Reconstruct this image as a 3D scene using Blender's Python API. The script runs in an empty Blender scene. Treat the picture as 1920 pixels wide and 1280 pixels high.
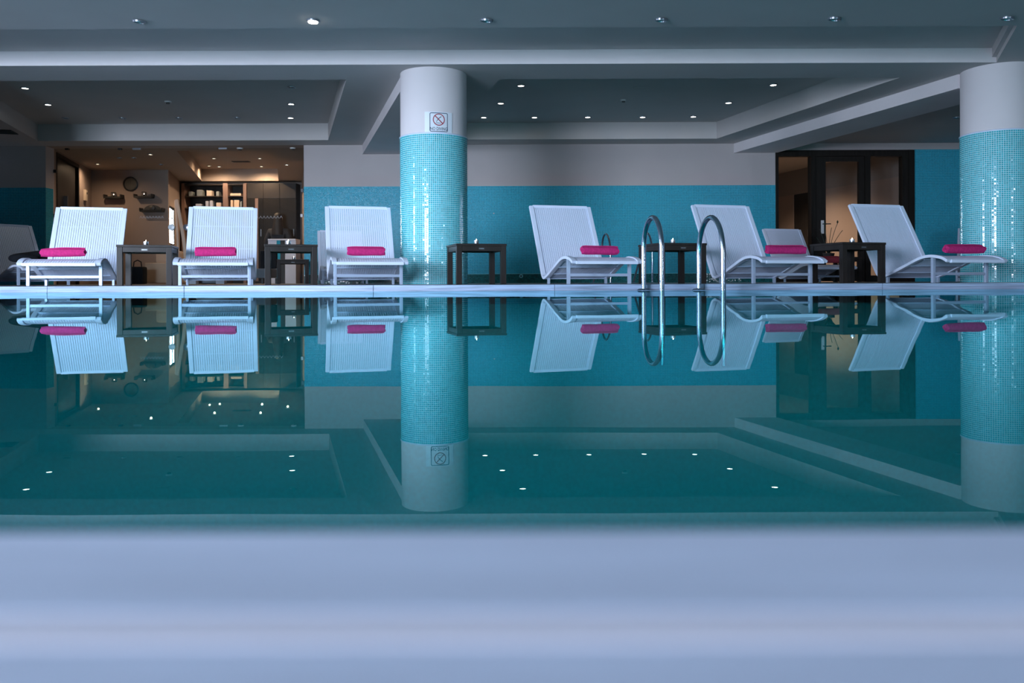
import bpy, bmesh, math, random
import numpy as np
from mathutils import Matrix, Vector

random.seed(7)
RNG = np.random.default_rng(11)
C = bpy.context.scene.collection
SC = bpy.context.scene
PI = math.pi

# ------------------------------------------------------------------ camera, world, light, exposure
H = 0.0735          # height of the lens above the water (water is z = 0)
DECK = 0.048        # deck level
F = 1500.0          # focal length in pixels of a 1920-wide frame
ROLL = 0.0036
cam_d = bpy.data.cameras.new('camera')
cam_d.sensor_width = 36.0
cam_d.lens = F / 1920 * 36
cam_d.shift_y = -112.5 / 1920
cam_d.clip_start = 0.02
cam_d.clip_end = 120
cam_d.dof.use_dof = True
cam_d.dof.focus_distance = 7.6
cam_d.dof.aperture_fstop = 4.5
cam = bpy.data.objects.new('camera', cam_d)
C.objects.link(cam)
cam.matrix_world = Matrix.Translation((0, 0, H)) @ Matrix.Rotation(ROLL, 4, 'Y') @ Matrix.Rotation(PI / 2, 4, 'X')
SC.camera = cam

SC.view_settings.view_transform = 'Standard'
SC.view_settings.look = 'None'
SC.view_settings.gamma = 1.0
SC.view_settings.use_curve_mapping = False
SC.view_settings.exposure = 0.2
SC.cycles.use_denoising = True
SC.cycles.max_bounces = 12
SC.cycles.sample_clamp_indirect = 4.0
SC.cycles.caustics_reflective = True
SC.cycles.caustics_refractive = False

W = bpy.data.worlds.new('daylight')
SC.world = W
W.use_nodes = True
nt = W.node_tree
nt.nodes.clear()
o_ = nt.nodes.new('ShaderNodeOutputWorld')
bg = nt.nodes.new('ShaderNodeBackground')
tc = nt.nodes.new('ShaderNodeTexCoord')
sx = nt.nodes.new('ShaderNodeSeparateXYZ')
rp = nt.nodes.new('ShaderNodeValToRGB')
mr = nt.nodes.new('ShaderNodeMapRange')
mr.inputs[1].default_value = -1
mr.inputs[2].default_value = 1
nt.links.new(tc.outputs['Generated'], sx.inputs[0])
nt.links.new(sx.outputs[2], mr.inputs[0])
nt.links.new(mr.outputs[0], rp.inputs[0])
e = rp.color_ramp.elements
e[0].position = 0.40; e[0].color = (0.05, 0.06, 0.08, 1)
e[1].position = 0.62; e[1].color = (0.69, 0.80, 1.0, 1)
m_ = rp.color_ramp.elements.new(0.50); m_.color = (0.69, 0.78, 0.98, 1)
nt.links.new(rp.outputs[0], bg.inputs[0])
bg.inputs[1].default_value = 66.0
nt.links.new(bg.outputs[0], o_.inputs[0])

Y_BACK = -2.4       # wall behind the camera
X_LEFT = -6.65      # left wall of the pool hall
X_RIGHT = 8.6
WINS_BACK = [(-6.5, -3.1, 0.10, 2.15), (6.7, 7.05, 0.12, 2.15)]     # x0, x1, z0, z1 of the windows behind the camera
WINS_LEFT = [(4.9, 5.6, 0.12, 1.9)]

def portal(loc, rot, sx_, sy_):
    ld = bpy.data.lights.new('window_portal', 'AREA')
    ld.shape = 'RECTANGLE'; ld.size = sx_; ld.size_y = sy_
    ld.cycles.is_portal = True
    lo = bpy.data.objects.new('window_portal', ld)
    lo.location = loc; lo.rotation_euler = rot
    C.objects.link(lo)
for x0, x1, z0, z1 in WINS_BACK:
    portal(((x0 + x1) / 2, Y_BACK - 0.12, (z0 + z1) / 2), (PI / 2, 0, 0), x1 - x0, z1 - z0)
for y0, y1, z0, z1 in WINS_LEFT:
    portal((X_LEFT - 0.12, (y0 + y1) / 2, (z0 + z1) / 2), (PI / 2, 0, -PI / 2), y1 - y0, z1 - z0)

# ------------------------------------------------------------------ helpers
def P(px, py, D):
    """point at depth D that the photograph shows at pixel (px, py)"""
    dx, dy = px - 960, py - 527.5
    c, s = math.cos(ROLL), math.sin(ROLL)
    return Vector(((dx * c - dy * s) * D / F, D, H + (-dx * s - dy * c) * D / F))

SK = -0.283                 # the building's side axis: x shifts by SK per metre of depth
ANG = math.atan(-SK)        # 15.8 degrees

def lin(r, g, b):
    f = lambda v: v / 12.92 if v <= 0.04045 else ((v + 0.055) / 1.055) ** 2.4
    return (f(r / 255), f(g / 255), f(b / 255), 1)

def setp(o, label=None, cat=None, group=None, kind=None):
    if label: o['label'] = label
    if cat: o['category'] = cat
    if group: o['group'] = group
    if kind: o['kind'] = kind
    return o

def thing(name, label, cat, loc=(0, 0, 0), rz=0, group=None, kind=None):
    o = bpy.data.objects.new(name, None)
    o.empty_display_size = 0.1
    C.objects.link(o)
    o.location = loc
    o.rotation_euler = (0, 0, rz)
    return setp(o, label, cat, group, kind)

class MB:
    def __init__(s):
        s.v = []; s.f = []
    def add(s, vs, fs, M=None):
        n = len(s.v)
        for p in vs:
            p = Vector(p)
            if M is not None: p = M @ p
            s.v.append(tuple(p))
        s.f += [tuple(i + n for i in f) for f in fs]
        return s
    def box(s, x0, x1, y0, y1, z0, z1, M=None):
        vs = [(x0, y0, z0), (x1, y0, z0), (x1, y1, z0), (x0, y1, z0), (x0, y0, z1), (x1, y0, z1), (x1, y1, z1), (x0, y1, z1)]
        fs = [(0, 3, 2, 1), (4, 5, 6, 7), (0, 1, 5, 4), (1, 2, 6, 5), (2, 3, 7, 6), (3, 0, 4, 7)]
        return s.add(vs, fs, M)
    def prism(s, poly, z0, z1, M=None):
        n = len(poly)
        a = sum(poly[i][0] * poly[(i + 1) % n][1] - poly[(i + 1) % n][0] * poly[i][1] for i in range(n))
        if a < 0: poly = poly[::-1]
        vs = [(x, y, z0) for x, y in poly] + [(x, y, z1) for x, y in poly]
        fs = [tuple(range(n))[::-1], tuple(range(n, 2 * n))]
        fs += [(i, (i + 1) % n, n + (i + 1) % n, n + i) for i in range(n)]
        return s.add(vs, fs, M)
    def wall(s, a, b, z0, z1, t):
        """slab standing on the segment a-b, thickness t to the left of a->b"""
        d = Vector((b[0] - a[0], b[1] - a[1])).normalized()
        n = Vector((-d.y, d.x)) * t
        return s.prism([a, b, (b[0] + n.x, b[1] + n.y), (a[0] + n.x, a[1] + n.y)], z0, z1)
    def tube(s, pts, r, n=10, M=None, sq=None, up=(0, 0, 1)):
        """round tube along pts; r number or list; sq=(w,h) gives a rectangular section"""
        pts = [Vector(p) for p in pts]
        vs, fs = [], []
        m = len(pts)
        rs = r if isinstance(r, (list, tuple)) else [r] * m
        prev = None
        for i, p in enumerate(pts):
            d = (pts[min(i + 1, m - 1)] - pts[max(i - 1, 0)]).normalized()
            if prev is None:
                u = Vector(up)
                if abs(d.dot(u)) > 0.95: u = Vector((1, 0, 0))
                a = d.cross(u).normalized()
            else:
                a = (prev - d * prev.dot(d)).normalized()
            prev = a
            b = a.cross(d).normalized()
            if sq:
                for (ca, cb) in ((-1, -1), (1, -1), (1, 1), (-1, 1)):
                    vs.append(p + a * ca * sq[0] / 2 + b * cb * sq[1] / 2)
            else:
                for k in range(n):
                    t = 2 * PI * k / n
                    vs.append(p + a * math.cos(t) * rs[i] + b * math.sin(t) * rs[i])
        k_ = 4 if sq else n
        for i in range(m - 1):
            for k in range(k_):
                fs.append((i * k_ + k, i * k_ + (k + 1) % k_, (i + 1) * k_ + (k + 1) % k_, (i + 1) * k_ + k))
        fs.append(tuple(range(k_))[::-1])
        fs.append(tuple(range((m - 1) * k_, m * k_)))
        return s.add(vs, fs, M)
    def lathe(s, prof, n=24, c=(0, 0, 0), M=None):
        vs, fs = [], []
        for r, z in prof:
            for k in range(n):
                t = 2 * PI * k / n
                vs.append((c[0] + r * math.cos(t), c[1] + r * math.sin(t), c[2] + z))
        m = len(prof)
        for i in range(m - 1):
            for k in range(n):
                fs.append((i * n + k, i * n + (k + 1) % n, (i + 1) * n + (k + 1) % n, (i + 1) * n + k))
        if prof[0][0] > 1e-4: pass
        fs.append(tuple(range(n))[::-1])
        fs.append(tuple(range((m - 1) * n, m * n)))
        return s.add(vs, fs, M)
    def build(s, name, m, parent=None, smooth=False, bevel=0, kind=None, label=None, loc=None):
        me = bpy.data.meshes.new(name)
        me.from_pydata(s.v, [], s.f)
        bm = bmesh.new(); bm.from_mesh(me)
        bmesh.ops.recalc_face_normals(bm, faces=bm.faces)
        if bevel:
            bmesh.ops.bevel(bm, geom=bm.edges[:], offset=bevel, segments=2, affect='EDGES', profile=0.7)
        bm.to_mesh(me); bm.free()
        if smooth:
            me.polygons.foreach_set('use_smooth', [True] * len(me.polygons))
            try: me.set_sharp_from_angle(angle=math.radians(38))
            except Exception: pass
        me.materials.append(m)
        o = bpy.data.objects.new(name, me)
        C.objects.link(o)
        if parent: o.parent = parent
        if loc: o.location = loc
        if kind: o['kind'] = kind
        if label: o['label'] = label
        return o

def link_copy(o, parent=None):
    c = o.copy(); C.objects.link(c)
    if parent: c.parent = parent
    for ch in list(o.children): link_copy(ch, c)
    return c

def fast_mesh(name, V, Fq, m, parent=None, kind=None, label=None):
    me = bpy.data.meshes.new(name)
    V = np.asarray(V, dtype=np.float32); Fq = np.asarray(Fq, dtype=np.int32)
    nv, nf = len(V), len(Fq)
    me.vertices.add(nv); me.vertices.foreach_set('co', V.ravel())
    me.loops.add(nf * 4); me.loops.foreach_set('vertex_index', Fq.ravel())
    me.polygons.add(nf)
    me.polygons.foreach_set('loop_start', np.arange(0, nf * 4, 4, dtype=np.int32))
    me.update(calc_edges=True)
    me.polygons.foreach_set('use_smooth', [False] * nf)
    me.materials.append(m)
    o = bpy.data.objects.new(name, me); C.objects.link(o)
    if parent: o.parent = parent
    return setp(o, label, None, None, kind)

def tile_field(name, s0, s1, t0, t1, fmap, m, parent, pitch=0.021, gap=0.0026, proud=0.0022, tilt=0.00022, label=None):
    """small square tiles, each with its own bevelled edge; fmap(s, t, n) -> xyz arrays"""
    ns = max(1, round((s1 - s0) / pitch)); ntt = max(1, round((t1 - t0) / pitch))
    ps, pt = (s1 - s0) / ns, (t1 - t0) / ntt
    I, J = np.meshgrid(np.arange(ns), np.arange(ntt)); I = I.ravel(); J = J.ravel()
    N = len(I)
    a = s0 + I * ps + gap / 2; b = a + ps - gap
    c = t0 + J * pt + gap / 2; d = c + pt - gap
    ins = 0.0011
    ta = RNG.normal(0, tilt, N); tb = RNG.normal(0, tilt, N)
    S = np.stack([a, b, b, a, a + ins, b - ins, b - ins, a + ins], 1)
    T = np.stack([c, c, d, d, c + ins, c + ins, d - ins, d - ins], 1)
    top = proud + np.stack([-ta - tb, ta - tb, ta + tb, -ta + tb], 1)
    Nn = np.concatenate([np.zeros((N, 4)) - 0.0004, top], 1)
    x, y, z = fmap(S, T, Nn)
    V = np.stack([x, y, z], 2).reshape(-1, 3)
    base = np.array([[4, 5, 6, 7], [0, 1, 5, 4], [1, 2, 6, 5], [2, 3, 7, 6], [3, 0, 4, 7]])
    Fq = (base[None] + (np.arange(N) * 8)[:, None, None]).reshape(-1, 4)
    return fast_mesh(name, V, Fq, m, parent, 'stuff', label)

# ------------------------------------------------------------------ materials
MATS = {}
def mat(name, col, rough=0.5, metal=0.0, spec=0.5, noise=0.0, nscale=8.0, stretch=(1, 1, 1), bump=0.0, bscale=60.0, rand=0.0, island=False, coat=0.0, emit=None, estr=0.0):
    m = bpy.data.materials.new(name); m.use_nodes = True
    t = m.node_tree; b = t.nodes['Principled BSDF']
    b.inputs['Base Color'].default_value = col
    b.inputs['Roughness'].default_value = rough
    b.inputs['Metallic'].default_value = metal
    b.inputs['Specular IOR Level'].default_value = spec
    b.inputs['Coat Weight'].default_value = coat
    b.inputs['Coat Roughness'].default_value = 0.05
    if emit:
        b.inputs['Emission Color'].default_value = emit
        b.inputs['Emission Strength'].default_value = estr
    co = None
    if noise or bump:
        co = t.nodes.new('ShaderNodeTexCoord')
        mp = t.nodes.new('ShaderNodeMapping'); mp.inputs['Scale'].default_value = stretch
        t.links.new(co.outputs['Object'], mp.inputs[0])
    val = None
    if noise:
        n = t.nodes.new('ShaderNodeTexNoise'); n.inputs['Scale'].default_value = nscale; n.inputs['Detail'].default_value = 5
        t.links.new(mp.outputs[0], n.inputs['Vector'])
        mrn = t.nodes.new('ShaderNodeMapRange')
        mrn.inputs[1].default_value = 0.3; mrn.inputs[2].default_value = 0.7
        mrn.inputs[3].default_value = 1 - noise; mrn.inputs[4].default_value = 1 + noise
        t.links.new(n.outputs[0], mrn.inputs[0]); val = mrn.outputs[0]
    if rand:
        if island:
            g = t.nodes.new('ShaderNodeNewGeometry'); src = g.outputs['Random Per Island']
        else:
            g = t.nodes.new('ShaderNodeObjectInfo'); src = g.outputs['Random']
        mrr = t.nodes.new('ShaderNodeMapRange'); mrr.inputs[3].default_value = 1 - rand; mrr.inputs[4].default_value = 1 + rand
        t.links.new(src, mrr.inputs[0])
        if val:
            mu = t.nodes.new('ShaderNodeMath'); mu.operation = 'MULTIPLY'
            t.links.new(val, mu.inputs[0]); t.links.new(mrr.outputs[0], mu.inputs[1]); val = mu.outputs[0]
        else: val = mrr.outputs[0]
    if val:
        mx = t.nodes.new('ShaderNodeVectorMath'); mx.operation = 'SCALE'
        mx.inputs[0].default_value = col[:3]
        t.links.new(val, mx.inputs['Scale'])
        t.links.new(mx.outputs[0], b.inputs['Base Color'])
    if bump:
        n2 = t.nodes.new('ShaderNodeTexNoise'); n2.inputs['Scale'].default_value = bscale; n2.inputs['Detail'].default_value = 4
        t.links.new(mp.outputs[0], n2.inputs['Vector'])
        bp = t.nodes.new('ShaderNodeBump'); bp.inputs['Strength'].default_value = bump; bp.inputs['Distance'].default_value = 0.01
        t.links.new(n2.outputs[0], bp.inputs['Height']); t.links.new(bp.outputs[0], b.inputs['Normal'])
    MATS[name] = m
    return m

def thin_glass(name, tint, rough=0.0, ior=1.45):
    m = bpy.data.materials.new(name); m.use_nodes = True
    t = m.node_tree; t.nodes.clear()
    o = t.nodes.new('ShaderNodeOutputMaterial'); mx = t.nodes.new('ShaderNodeMixShader')
    fr = t.nodes.new('ShaderNodeFresnel'); fr.inputs[0].default_value = ior
    tr = t.nodes.new('ShaderNodeBsdfTransparent'); tr.inputs[0].default_value = tint
    gl = t.nodes.new('ShaderNodeBsdfGlossy'); gl.inputs['Roughness'].default_value = rough
    ge = t.nodes.new('ShaderNodeNewGeometry'); fb = t.nodes.new('ShaderNodeMath'); fb.operation = 'SUBTRACT'; fb.inputs[0].default_value = 1.0
    mu = t.nodes.new('ShaderNodeMath'); mu.operation = 'MULTIPLY'
    t.links.new(ge.outputs['Backfacing'], fb.inputs[1]); t.links.new(fr.outputs[0], mu.inputs[0]); t.links.new(fb.outputs[0], mu.inputs[1])
    t.links.new(mu.outputs[0], mx.inputs[0]); t.links.new(tr.outputs[0], mx.inputs[1]); t.links.new(gl.outputs[0], mx.inputs[2])
    t.links.new(mx.outputs[0], o.inputs[0])
    return m

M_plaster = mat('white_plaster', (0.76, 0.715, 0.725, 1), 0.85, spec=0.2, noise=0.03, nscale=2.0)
M_wallp = mat('warm_grey_plaster', (0.50, 0.46, 0.455, 1), 0.85, spec=0.2, noise=0.03, nscale=2.0)
M_ceil = mat('ceiling_paint', (0.56, 0.535, 0.525, 1), 0.9, spec=0.15, noise=0.03, nscale=1.5)
M_ptile = mat('turquoise_tile', (0.06, 0.50, 0.57, 1), 0.10, spec=0.6, rand=0.16, island=True)
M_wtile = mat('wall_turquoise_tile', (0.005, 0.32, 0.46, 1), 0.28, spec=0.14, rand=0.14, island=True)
M_grout = mat('pale_grout', (0.55, 0.84, 0.90, 1), 0.7)
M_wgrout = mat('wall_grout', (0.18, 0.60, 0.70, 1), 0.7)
M_gtile = mat('dark_green_tile', (0.006, 0.10, 0.105, 1), 0.15, spec=0.5, rand=0.5, island=True)
M_dgrout = mat('dark_grout', (0.02, 0.14, 0.15, 1), 0.7)
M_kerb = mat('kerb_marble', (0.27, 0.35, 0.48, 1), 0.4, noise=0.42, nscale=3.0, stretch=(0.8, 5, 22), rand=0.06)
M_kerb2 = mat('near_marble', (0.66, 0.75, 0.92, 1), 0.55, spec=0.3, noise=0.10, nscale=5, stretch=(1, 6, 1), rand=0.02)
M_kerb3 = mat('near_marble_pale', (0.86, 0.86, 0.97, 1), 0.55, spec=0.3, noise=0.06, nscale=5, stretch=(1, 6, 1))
M_deck = mat('deck_stone', (0.15, 0.165, 0.18, 1), 0.5, noise=0.1, nscale=3)
M_hall = mat('slate_grey_paint', (0.14, 0.15, 0.17, 1), 0.85, spec=0.2, noise=0.03, nscale=2.0)
M_pool = mat('pool_mosaic', (0.003, 0.48, 0.54, 1), 0.35, noise=0.12, nscale=30)
M_white = mat('white_lacquer', (0.70, 0.79, 0.95, 1), 0.4, spec=0.4)
M_strap = mat('white_woven_strap', (0.70, 0.79, 0.95, 1), 0.6, spec=0.3, noise=0.03, nscale=90)
M_alu = mat('painted_aluminium', (0.40, 0.50, 0.64, 1), 0.38, metal=0.2)
M_towel = mat('pink_towelling', (0.58, 0.035, 0.19, 1), 0.95, spec=0.1, noise=0.14, nscale=55, bump=0.6, bscale=240)
M_towel2 = mat('red_towelling', (0.42, 0.06, 0.09, 1), 0.95, spec=0.1, noise=0.12, nscale=55, bump=0.5, bscale=240)
M_wood = mat('dark_stained_wood', (0.024, 0.020, 0.018, 1), 0.42, spec=0.2, noise=0.25, nscale=14, stretch=(1, 1, 0.12))
M_plate = mat('pewter_plate', (0.07, 0.07, 0.07, 1), 0.4, metal=0.6)
M_steel = mat('polished_steel', (0.52, 0.62, 0.74, 1), 0.16, metal=1.0)
M_chrome = mat('chrome', (0.88, 0.88, 0.90, 1), 0.28, metal=1.0)
M_wax = mat('candle_wax', (0.85, 0.80, 0.74, 1), 0.5)
M_flame = mat('candle_flame', (1, 0.8, 0.5, 1), 0.5, emit=(1, 0.72, 0.55, 1), estr=14)
M_black = mat('black_cloth', (0.012, 0.014, 0.017, 1), 0.9, spec=0.1, bump=0.4, bscale=40)
M_dark = mat('black_metal', (0.015, 0.016, 0.018, 1), 0.4)
M_brownwall = mat('warm_beige_paint', (0.30, 0.235, 0.205, 1), 0.85, spec=0.15, noise=0.04, nscale=1.2)
M_greyband = mat('grey_beige_band', (0.24, 0.205, 0.19, 1), 0.85, spec=0.15)  # upper corridor wall band, greyer and darker than the wall below
M_warmceil = mat('warm_ceiling_paint', (0.42, 0.34, 0.29, 1), 0.9, spec=0.1)
M_cab = mat('dark_cabinet', (0.030, 0.026, 0.024, 1), 0.4, spec=0.25, noise=0.2, nscale=10, stretch=(4, 4, 0.3))
M_cabwood = mat('reddish_cabinet_wood', (0.19, 0.12, 0.095, 1), 0.45, noise=0.15, nscale=10, stretch=(4, 4, 0.3))
M_pole = mat('pale_bent_wood', (0.62, 0.42, 0.31, 1), 0.55, noise=0.12, nscale=8, stretch=(4, 4, 0.4))
M_doorw = mat('espresso_door_frame', (0.016, 0.014, 0.012, 1), 0.45, spec=0.15, noise=0.25, nscale=10, stretch=(3, 3, 0.2))
M_sofa = mat('tan_upholstery', (0.50, 0.38, 0.29, 1), 0.9, spec=0.1, bump=0.2, bscale=120)
M_grey = mat('grey_upholstery', (0.22, 0.25, 0.29, 1), 0.9, spec=0.1)
M_leaf = mat('dark_leaf', (0.018, 0.035, 0.022, 1), 0.5, rand=0.2)
M_pot = mat('dark_pot', (0.05, 0.045, 0.042, 1), 0.5)
M_signw = mat('sign_white', (0.80, 0.86, 0.92, 1), 0.35)
M_signb = mat('sign_navy', (0.02, 0.05, 0.10, 1), 0.5)
M_signr = mat('sign_red', (0.36, 0.03, 0.05, 1), 0.5)
M_rimmetal = mat('brushed_fitting', (0.34, 0.37, 0.42, 1), 0.3, metal=0.8)
M_lampoff = mat('unlit_lamp_glass', (0.03, 0.035, 0.04, 1), 0.2)
M_lampon = mat('lit_lamp_glass', (1, 1, 1, 1), 0.5, emit=(1.0, 0.90, 0.78, 1), estr=14)
M_lampwarm = mat('lit_warm_lamp_glass', (1, 1, 1, 1), 0.5, emit=(1.0, 0.78, 0.56, 1), estr=6)
M_deskw = mat('white_gloss_panel', (0.70, 0.74, 0.86, 1), 0.15)
M_deskt = mat('turquoise_gloss_panel', (0.03, 0.38, 0.55, 1), 0.15)
M_hair = mat('dark_hair', (0.004, 0.004, 0.006, 1), 0.55)
M_uniform = mat('navy_uniform', (0.010, 0.014, 0.022, 1), 0.8)
M_skin = mat('skin', (0.50, 0.30, 0.22, 1), 0.55)
M_paper = mat('book_spine', (0.42, 0.34, 0.28, 1), 0.7, rand=0.4)
M_box = mat('pale_box', (0.40, 0.42, 0.50, 1), 0.6)
M_clockface = mat('clock_face', (0.85, 0.82, 0.80, 1), 0.5)
M_sensor = mat('white_plastic', (0.62, 0.62, 0.62, 1), 0.5)
M_glass = thin_glass('clear_glass', (0.90, 0.93, 0.93, 1), ior=1.28)
M_decal = mat('white_decal', (0.30, 0.30, 0.31, 1), 0.6)
M_disc = mat('frosted_disc', (0.72, 0.80, 0.84, 1), 0.3)

def water_mat():
    m = bpy.data.materials.new('pool_water'); m.use_nodes = True
    t = m.node_tree; t.nodes.clear()
    o = t.nodes.new('ShaderNodeOutputMaterial'); mx = t.nodes.new('ShaderNodeMixShader')
    fr = t.nodes.new('ShaderNodeFresnel'); fr.inputs[0].default_value = 1.33
    tr = t.nodes.new('ShaderNodeBsdfTransparent'); tr.inputs[0].default_value = (0.05, 0.80, 0.84, 1)
    gl = t.nodes.new('ShaderNodeBsdfGlossy'); gl.inputs['Roughness'].default_value = 0.0
    gl.inputs['Color'].default_value = (0.62, 0.95, 1, 1)
    co = t.nodes.new('ShaderNodeTexCoord'); mp = t.nodes.new('ShaderNodeMapping')
    mp.inputs['Scale'].default_value = (1.6, 0.7, 1)
    n = t.nodes.new('ShaderNodeTexNoise'); n.inputs['Scale'].default_value = 2.2; n.inputs['Detail'].default_value = 2.0
    bp = t.nodes.new('ShaderNodeBump'); bp.inputs['Strength'].default_value = 0.018; bp.inputs['Distance'].default_value = 0.02
    t.links.new(co.outputs['Object'], mp.inputs[0]); t.links.new(mp.outputs[0], n.inputs['Vector'])
    t.links.new(n.outputs[0], bp.inputs['Height'])
    t.links.new(bp.outputs[0], gl.inputs['Normal'])
    t.links.new(fr.outputs[0], mx.inputs[0]); t.links.new(tr.outputs[0], mx.inputs[1]); t.links.new(gl.outputs[0], mx.inputs[2])
    t.links.new(mx.outputs[0], o.inputs[0])
    return m
M_water = water_mat()

# ------------------------------------------------------------------ levels and depths
ZS = 2.157 + H       # main soffit
ZSLOT = 2.300 + H    # light slot
ZTRAY = 2.411 + H    # recessed trays
ZLOW = 2.010 + H     # downstand beams
ZTOP = 3.0
DE = 6.14            # pool edge (water line)
DSTEP = 6.28         # face of the kerb step
DW = 12.6            # back wall
DG = 12.83           # glass partition
D_EDGE = 0.233       # near pool edge
TILE_TOP = 1.503 + H

def skx(x, d0, d):   # follow the skewed axis from x at depth d0 to depth d
    return x + SK * (d - d0)

# ------------------------------------------------------------------ setting: pool, floor
b = MB()
b.box(X_LEFT, X_RIGHT, D_EDGE, DE, -2.92, -2.85)
b.box(X_LEFT, X_RIGHT, D_EDGE - 0.1, D_EDGE, -2.92, -0.03)
b.box(X_LEFT, X_RIGHT, DE, DE + 0.1, -2.92, -0.03)
b.box(X_LEFT - 0.1, X_LEFT, D_EDGE, DE, -2.92, -0.03)
b.box(X_RIGHT, X_RIGHT + 0.1, D_EDGE, DE, -2.92, -0.03)
setp(b.build('pool_basin', M_pool), 'sunken pool basin lined in teal under the water', 'pool', kind='structure')
for i, x in enumerate((-4.2, 0.0, 4.2)):        # unseen lamps added on the near pool wall to light the basin teal
    t = thing('pool_fill_lamp', 'added unseen underwater fill lamp, %s of three on the near pool wall' % ('first', 'middle', 'last')[i], 'lamp', (x, D_EDGE + .001, -.75), 0, 'added underwater fill lamps')
    MB().lathe([(.09, 0), (.12, 0), (.12, .015), (.09, .02)], 24, M=Matrix.Rotation(-PI / 2, 4, 'X')).build('bezel', M_steel, t, smooth=True)
    MB().lathe([(.02, .004), (.088, .004), (.085, .012)], 24, M=Matrix.Rotation(-PI / 2, 4, 'X')).build('lens', M_lampon, t)
    ld = bpy.data.lights.new('pool_fill_lamp', 'SPOT'); ld.energy = 105; ld.color = (.8, .95, 1); ld.spot_size = math.radians(160); ld.spot_blend = 1; ld.shadow_soft_size = .09
    lo = bpy.data.objects.new('pool_fill_light', ld); C.objects.link(lo); lo.parent = t; lo.location = (0, .05, 0); lo.rotation_euler = (math.radians(68), 0, 0)
wm = MB().add([(X_LEFT, D_EDGE, 0), (X_RIGHT, D_EDGE, 0), (X_RIGHT, DE, 0), (X_LEFT, DE, 0)], [(0, 1, 2, 3)])
setp(wm.build('water', M_water), 'still teal pool water mirroring the loungers and ceiling', 'water', kind='structure')

b = MB()
b.box(X_LEFT - 4, X_RIGHT + 1, DSTEP + 0.30, 20, -0.15, DECK)
setp(b.build('floor', M_deck), 'pale stone deck behind the pool kerb', 'floor', kind='structure')

# far kerb: ledge at water level and the marble step, stone by stone
tk = thing('trim_1', 'pale streaked marble kerb along the far edge of the pool', 'pool edge', (0, DE, 0), kind='structure')
cuts_px = [-560, -240, 88, 345, 700, 1040, 1321, 1655, 1990, 2330, 2700]
xs = [max(X_LEFT, (p - 960) / F * DSTEP) for p in cuts_px]
for i in range(len(xs) - 1):
    if xs[i + 1] - xs[i] < 0.05: continue
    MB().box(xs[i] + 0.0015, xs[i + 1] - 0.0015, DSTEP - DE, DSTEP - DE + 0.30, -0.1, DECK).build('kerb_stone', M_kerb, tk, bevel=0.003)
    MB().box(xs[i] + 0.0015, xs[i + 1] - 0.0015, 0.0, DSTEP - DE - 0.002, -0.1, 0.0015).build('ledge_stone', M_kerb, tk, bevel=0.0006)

# near edge of the pool, just under the lens
tn = thing('trim_2', 'pale marble pool edge right under the lens, out of focus', 'pool edge', (0, 0, 0), kind='structure')
for (y0, y1, mm, cutx) in ((0.1765, D_EDGE, M_kerb2, (-2.4, -0.62, 0.75, 2.4)), (0.1605, 0.1755, M_kerb3, (-2.4, -1.1, 0.9, 2.4)), (-0.42, 0.1595, M_kerb2, (-2.4, -0.35, 1.2, 2.4))):
    for i in range(3):
        MB().box(cutx[i] + 0.0005, cutx[i + 1] - 0.0005, y0, y1, -0.1, 0.001).build('ledge_stone', mm, tn, bevel=0.0008)
b = MB(); b.box(X_LEFT, X_RIGHT, Y_BACK, -0.43, -0.15, DECK)
b.box(X_LEFT, -2.41, -0.43, D_EDGE - 0.001, -0.15, 0.0)
b.box(2.41, X_RIGHT, -0.43, D_EDGE - 0.001, -0.15, 0.0)
setp(b.build('floor', M_deck), 'pale stone deck behind the lens', 'floor', kind='structure')

# ------------------------------------------------------------------ setting: ceiling
DA, DB = 6.80, 7.95
b = MB()
XL, XR = -11.0, 11.0
def pl(poly, z=ZS): b.prism(poly, z, z + 0.05)
pl([(XL, Y_BACK - .2), (XR, Y_BACK - .2), (XR, DA), (XL, DA)])
pl([(4.30, DA), (XR, DA), (XR, DB), (4.82, DB)])
b.prism([(XL, DA - .05), (5.2, DA - .05), (5.2, DB + .05), (XL, DB + .05)], ZSLOT, ZSLOT + 0.05)
b.wall((XL, DB), (4.82, DB), ZS + .05, ZSLOT, 0.04)
b.wall((4.82, DB), (4.30, DA), ZS + .05, ZSLOT, -0.04)
b.wall((4.30, DA), (XL, DA), ZS + .05, ZSLOT, 0.04)
DT0, DT1 = 8.53, 12.15
pl([(XL, DB), (XR, DB), (XR, DT0), (XL, DT0)])
TB = (-6.17, -1.76)      # left tray, x at DT0
TC = (-0.12, 4.14)       # right tray
tx = lambda x, d=DT1: skx(x, DT0, d)
pl([(XL, DT0), (TB[0], DT0), (tx(TB[0]), DT1), (XL, DT1)])
pl([(TB[1], DT0), (TC[0], DT0), (tx(TC[0]), DT1), (tx(TB[1]), DT1)])
pl([(TC[1], DT0), (XR, DT0), (XR, DT1), (tx(TC[1]), DT1)])
pl([(XL, DT1), (XR, DT1), (XR, DW), (XL, DW)])
for t0, t1 in (TB, TC):
    q = [(t0, DT0), (t1, DT0), (tx(t1), DT1), (tx(t0), DT1)]
    b.prism([(q[0][0] - .1, q[0][1] - .05), (q[1][0] + .1, q[1][1] - .05), (q[2][0] + .1, q[2][1] + .05), (q[3][0] - .1, q[3][1] + .05)], ZTRAY, ZTRAY + .05)
    for i in range(4):
        b.wall(q[i], q[(i + 1) % 4], ZS + .05, ZTRAY, -0.04)
b.box(XL, XR, Y_BACK - .2, DW + 0.3, ZTOP - .05, ZTOP)
setp(b.build('ceiling', M_ceil), 'grey white stepped ceiling with a long slot and two recessed trays', 'ceiling', kind='structure')

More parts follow.
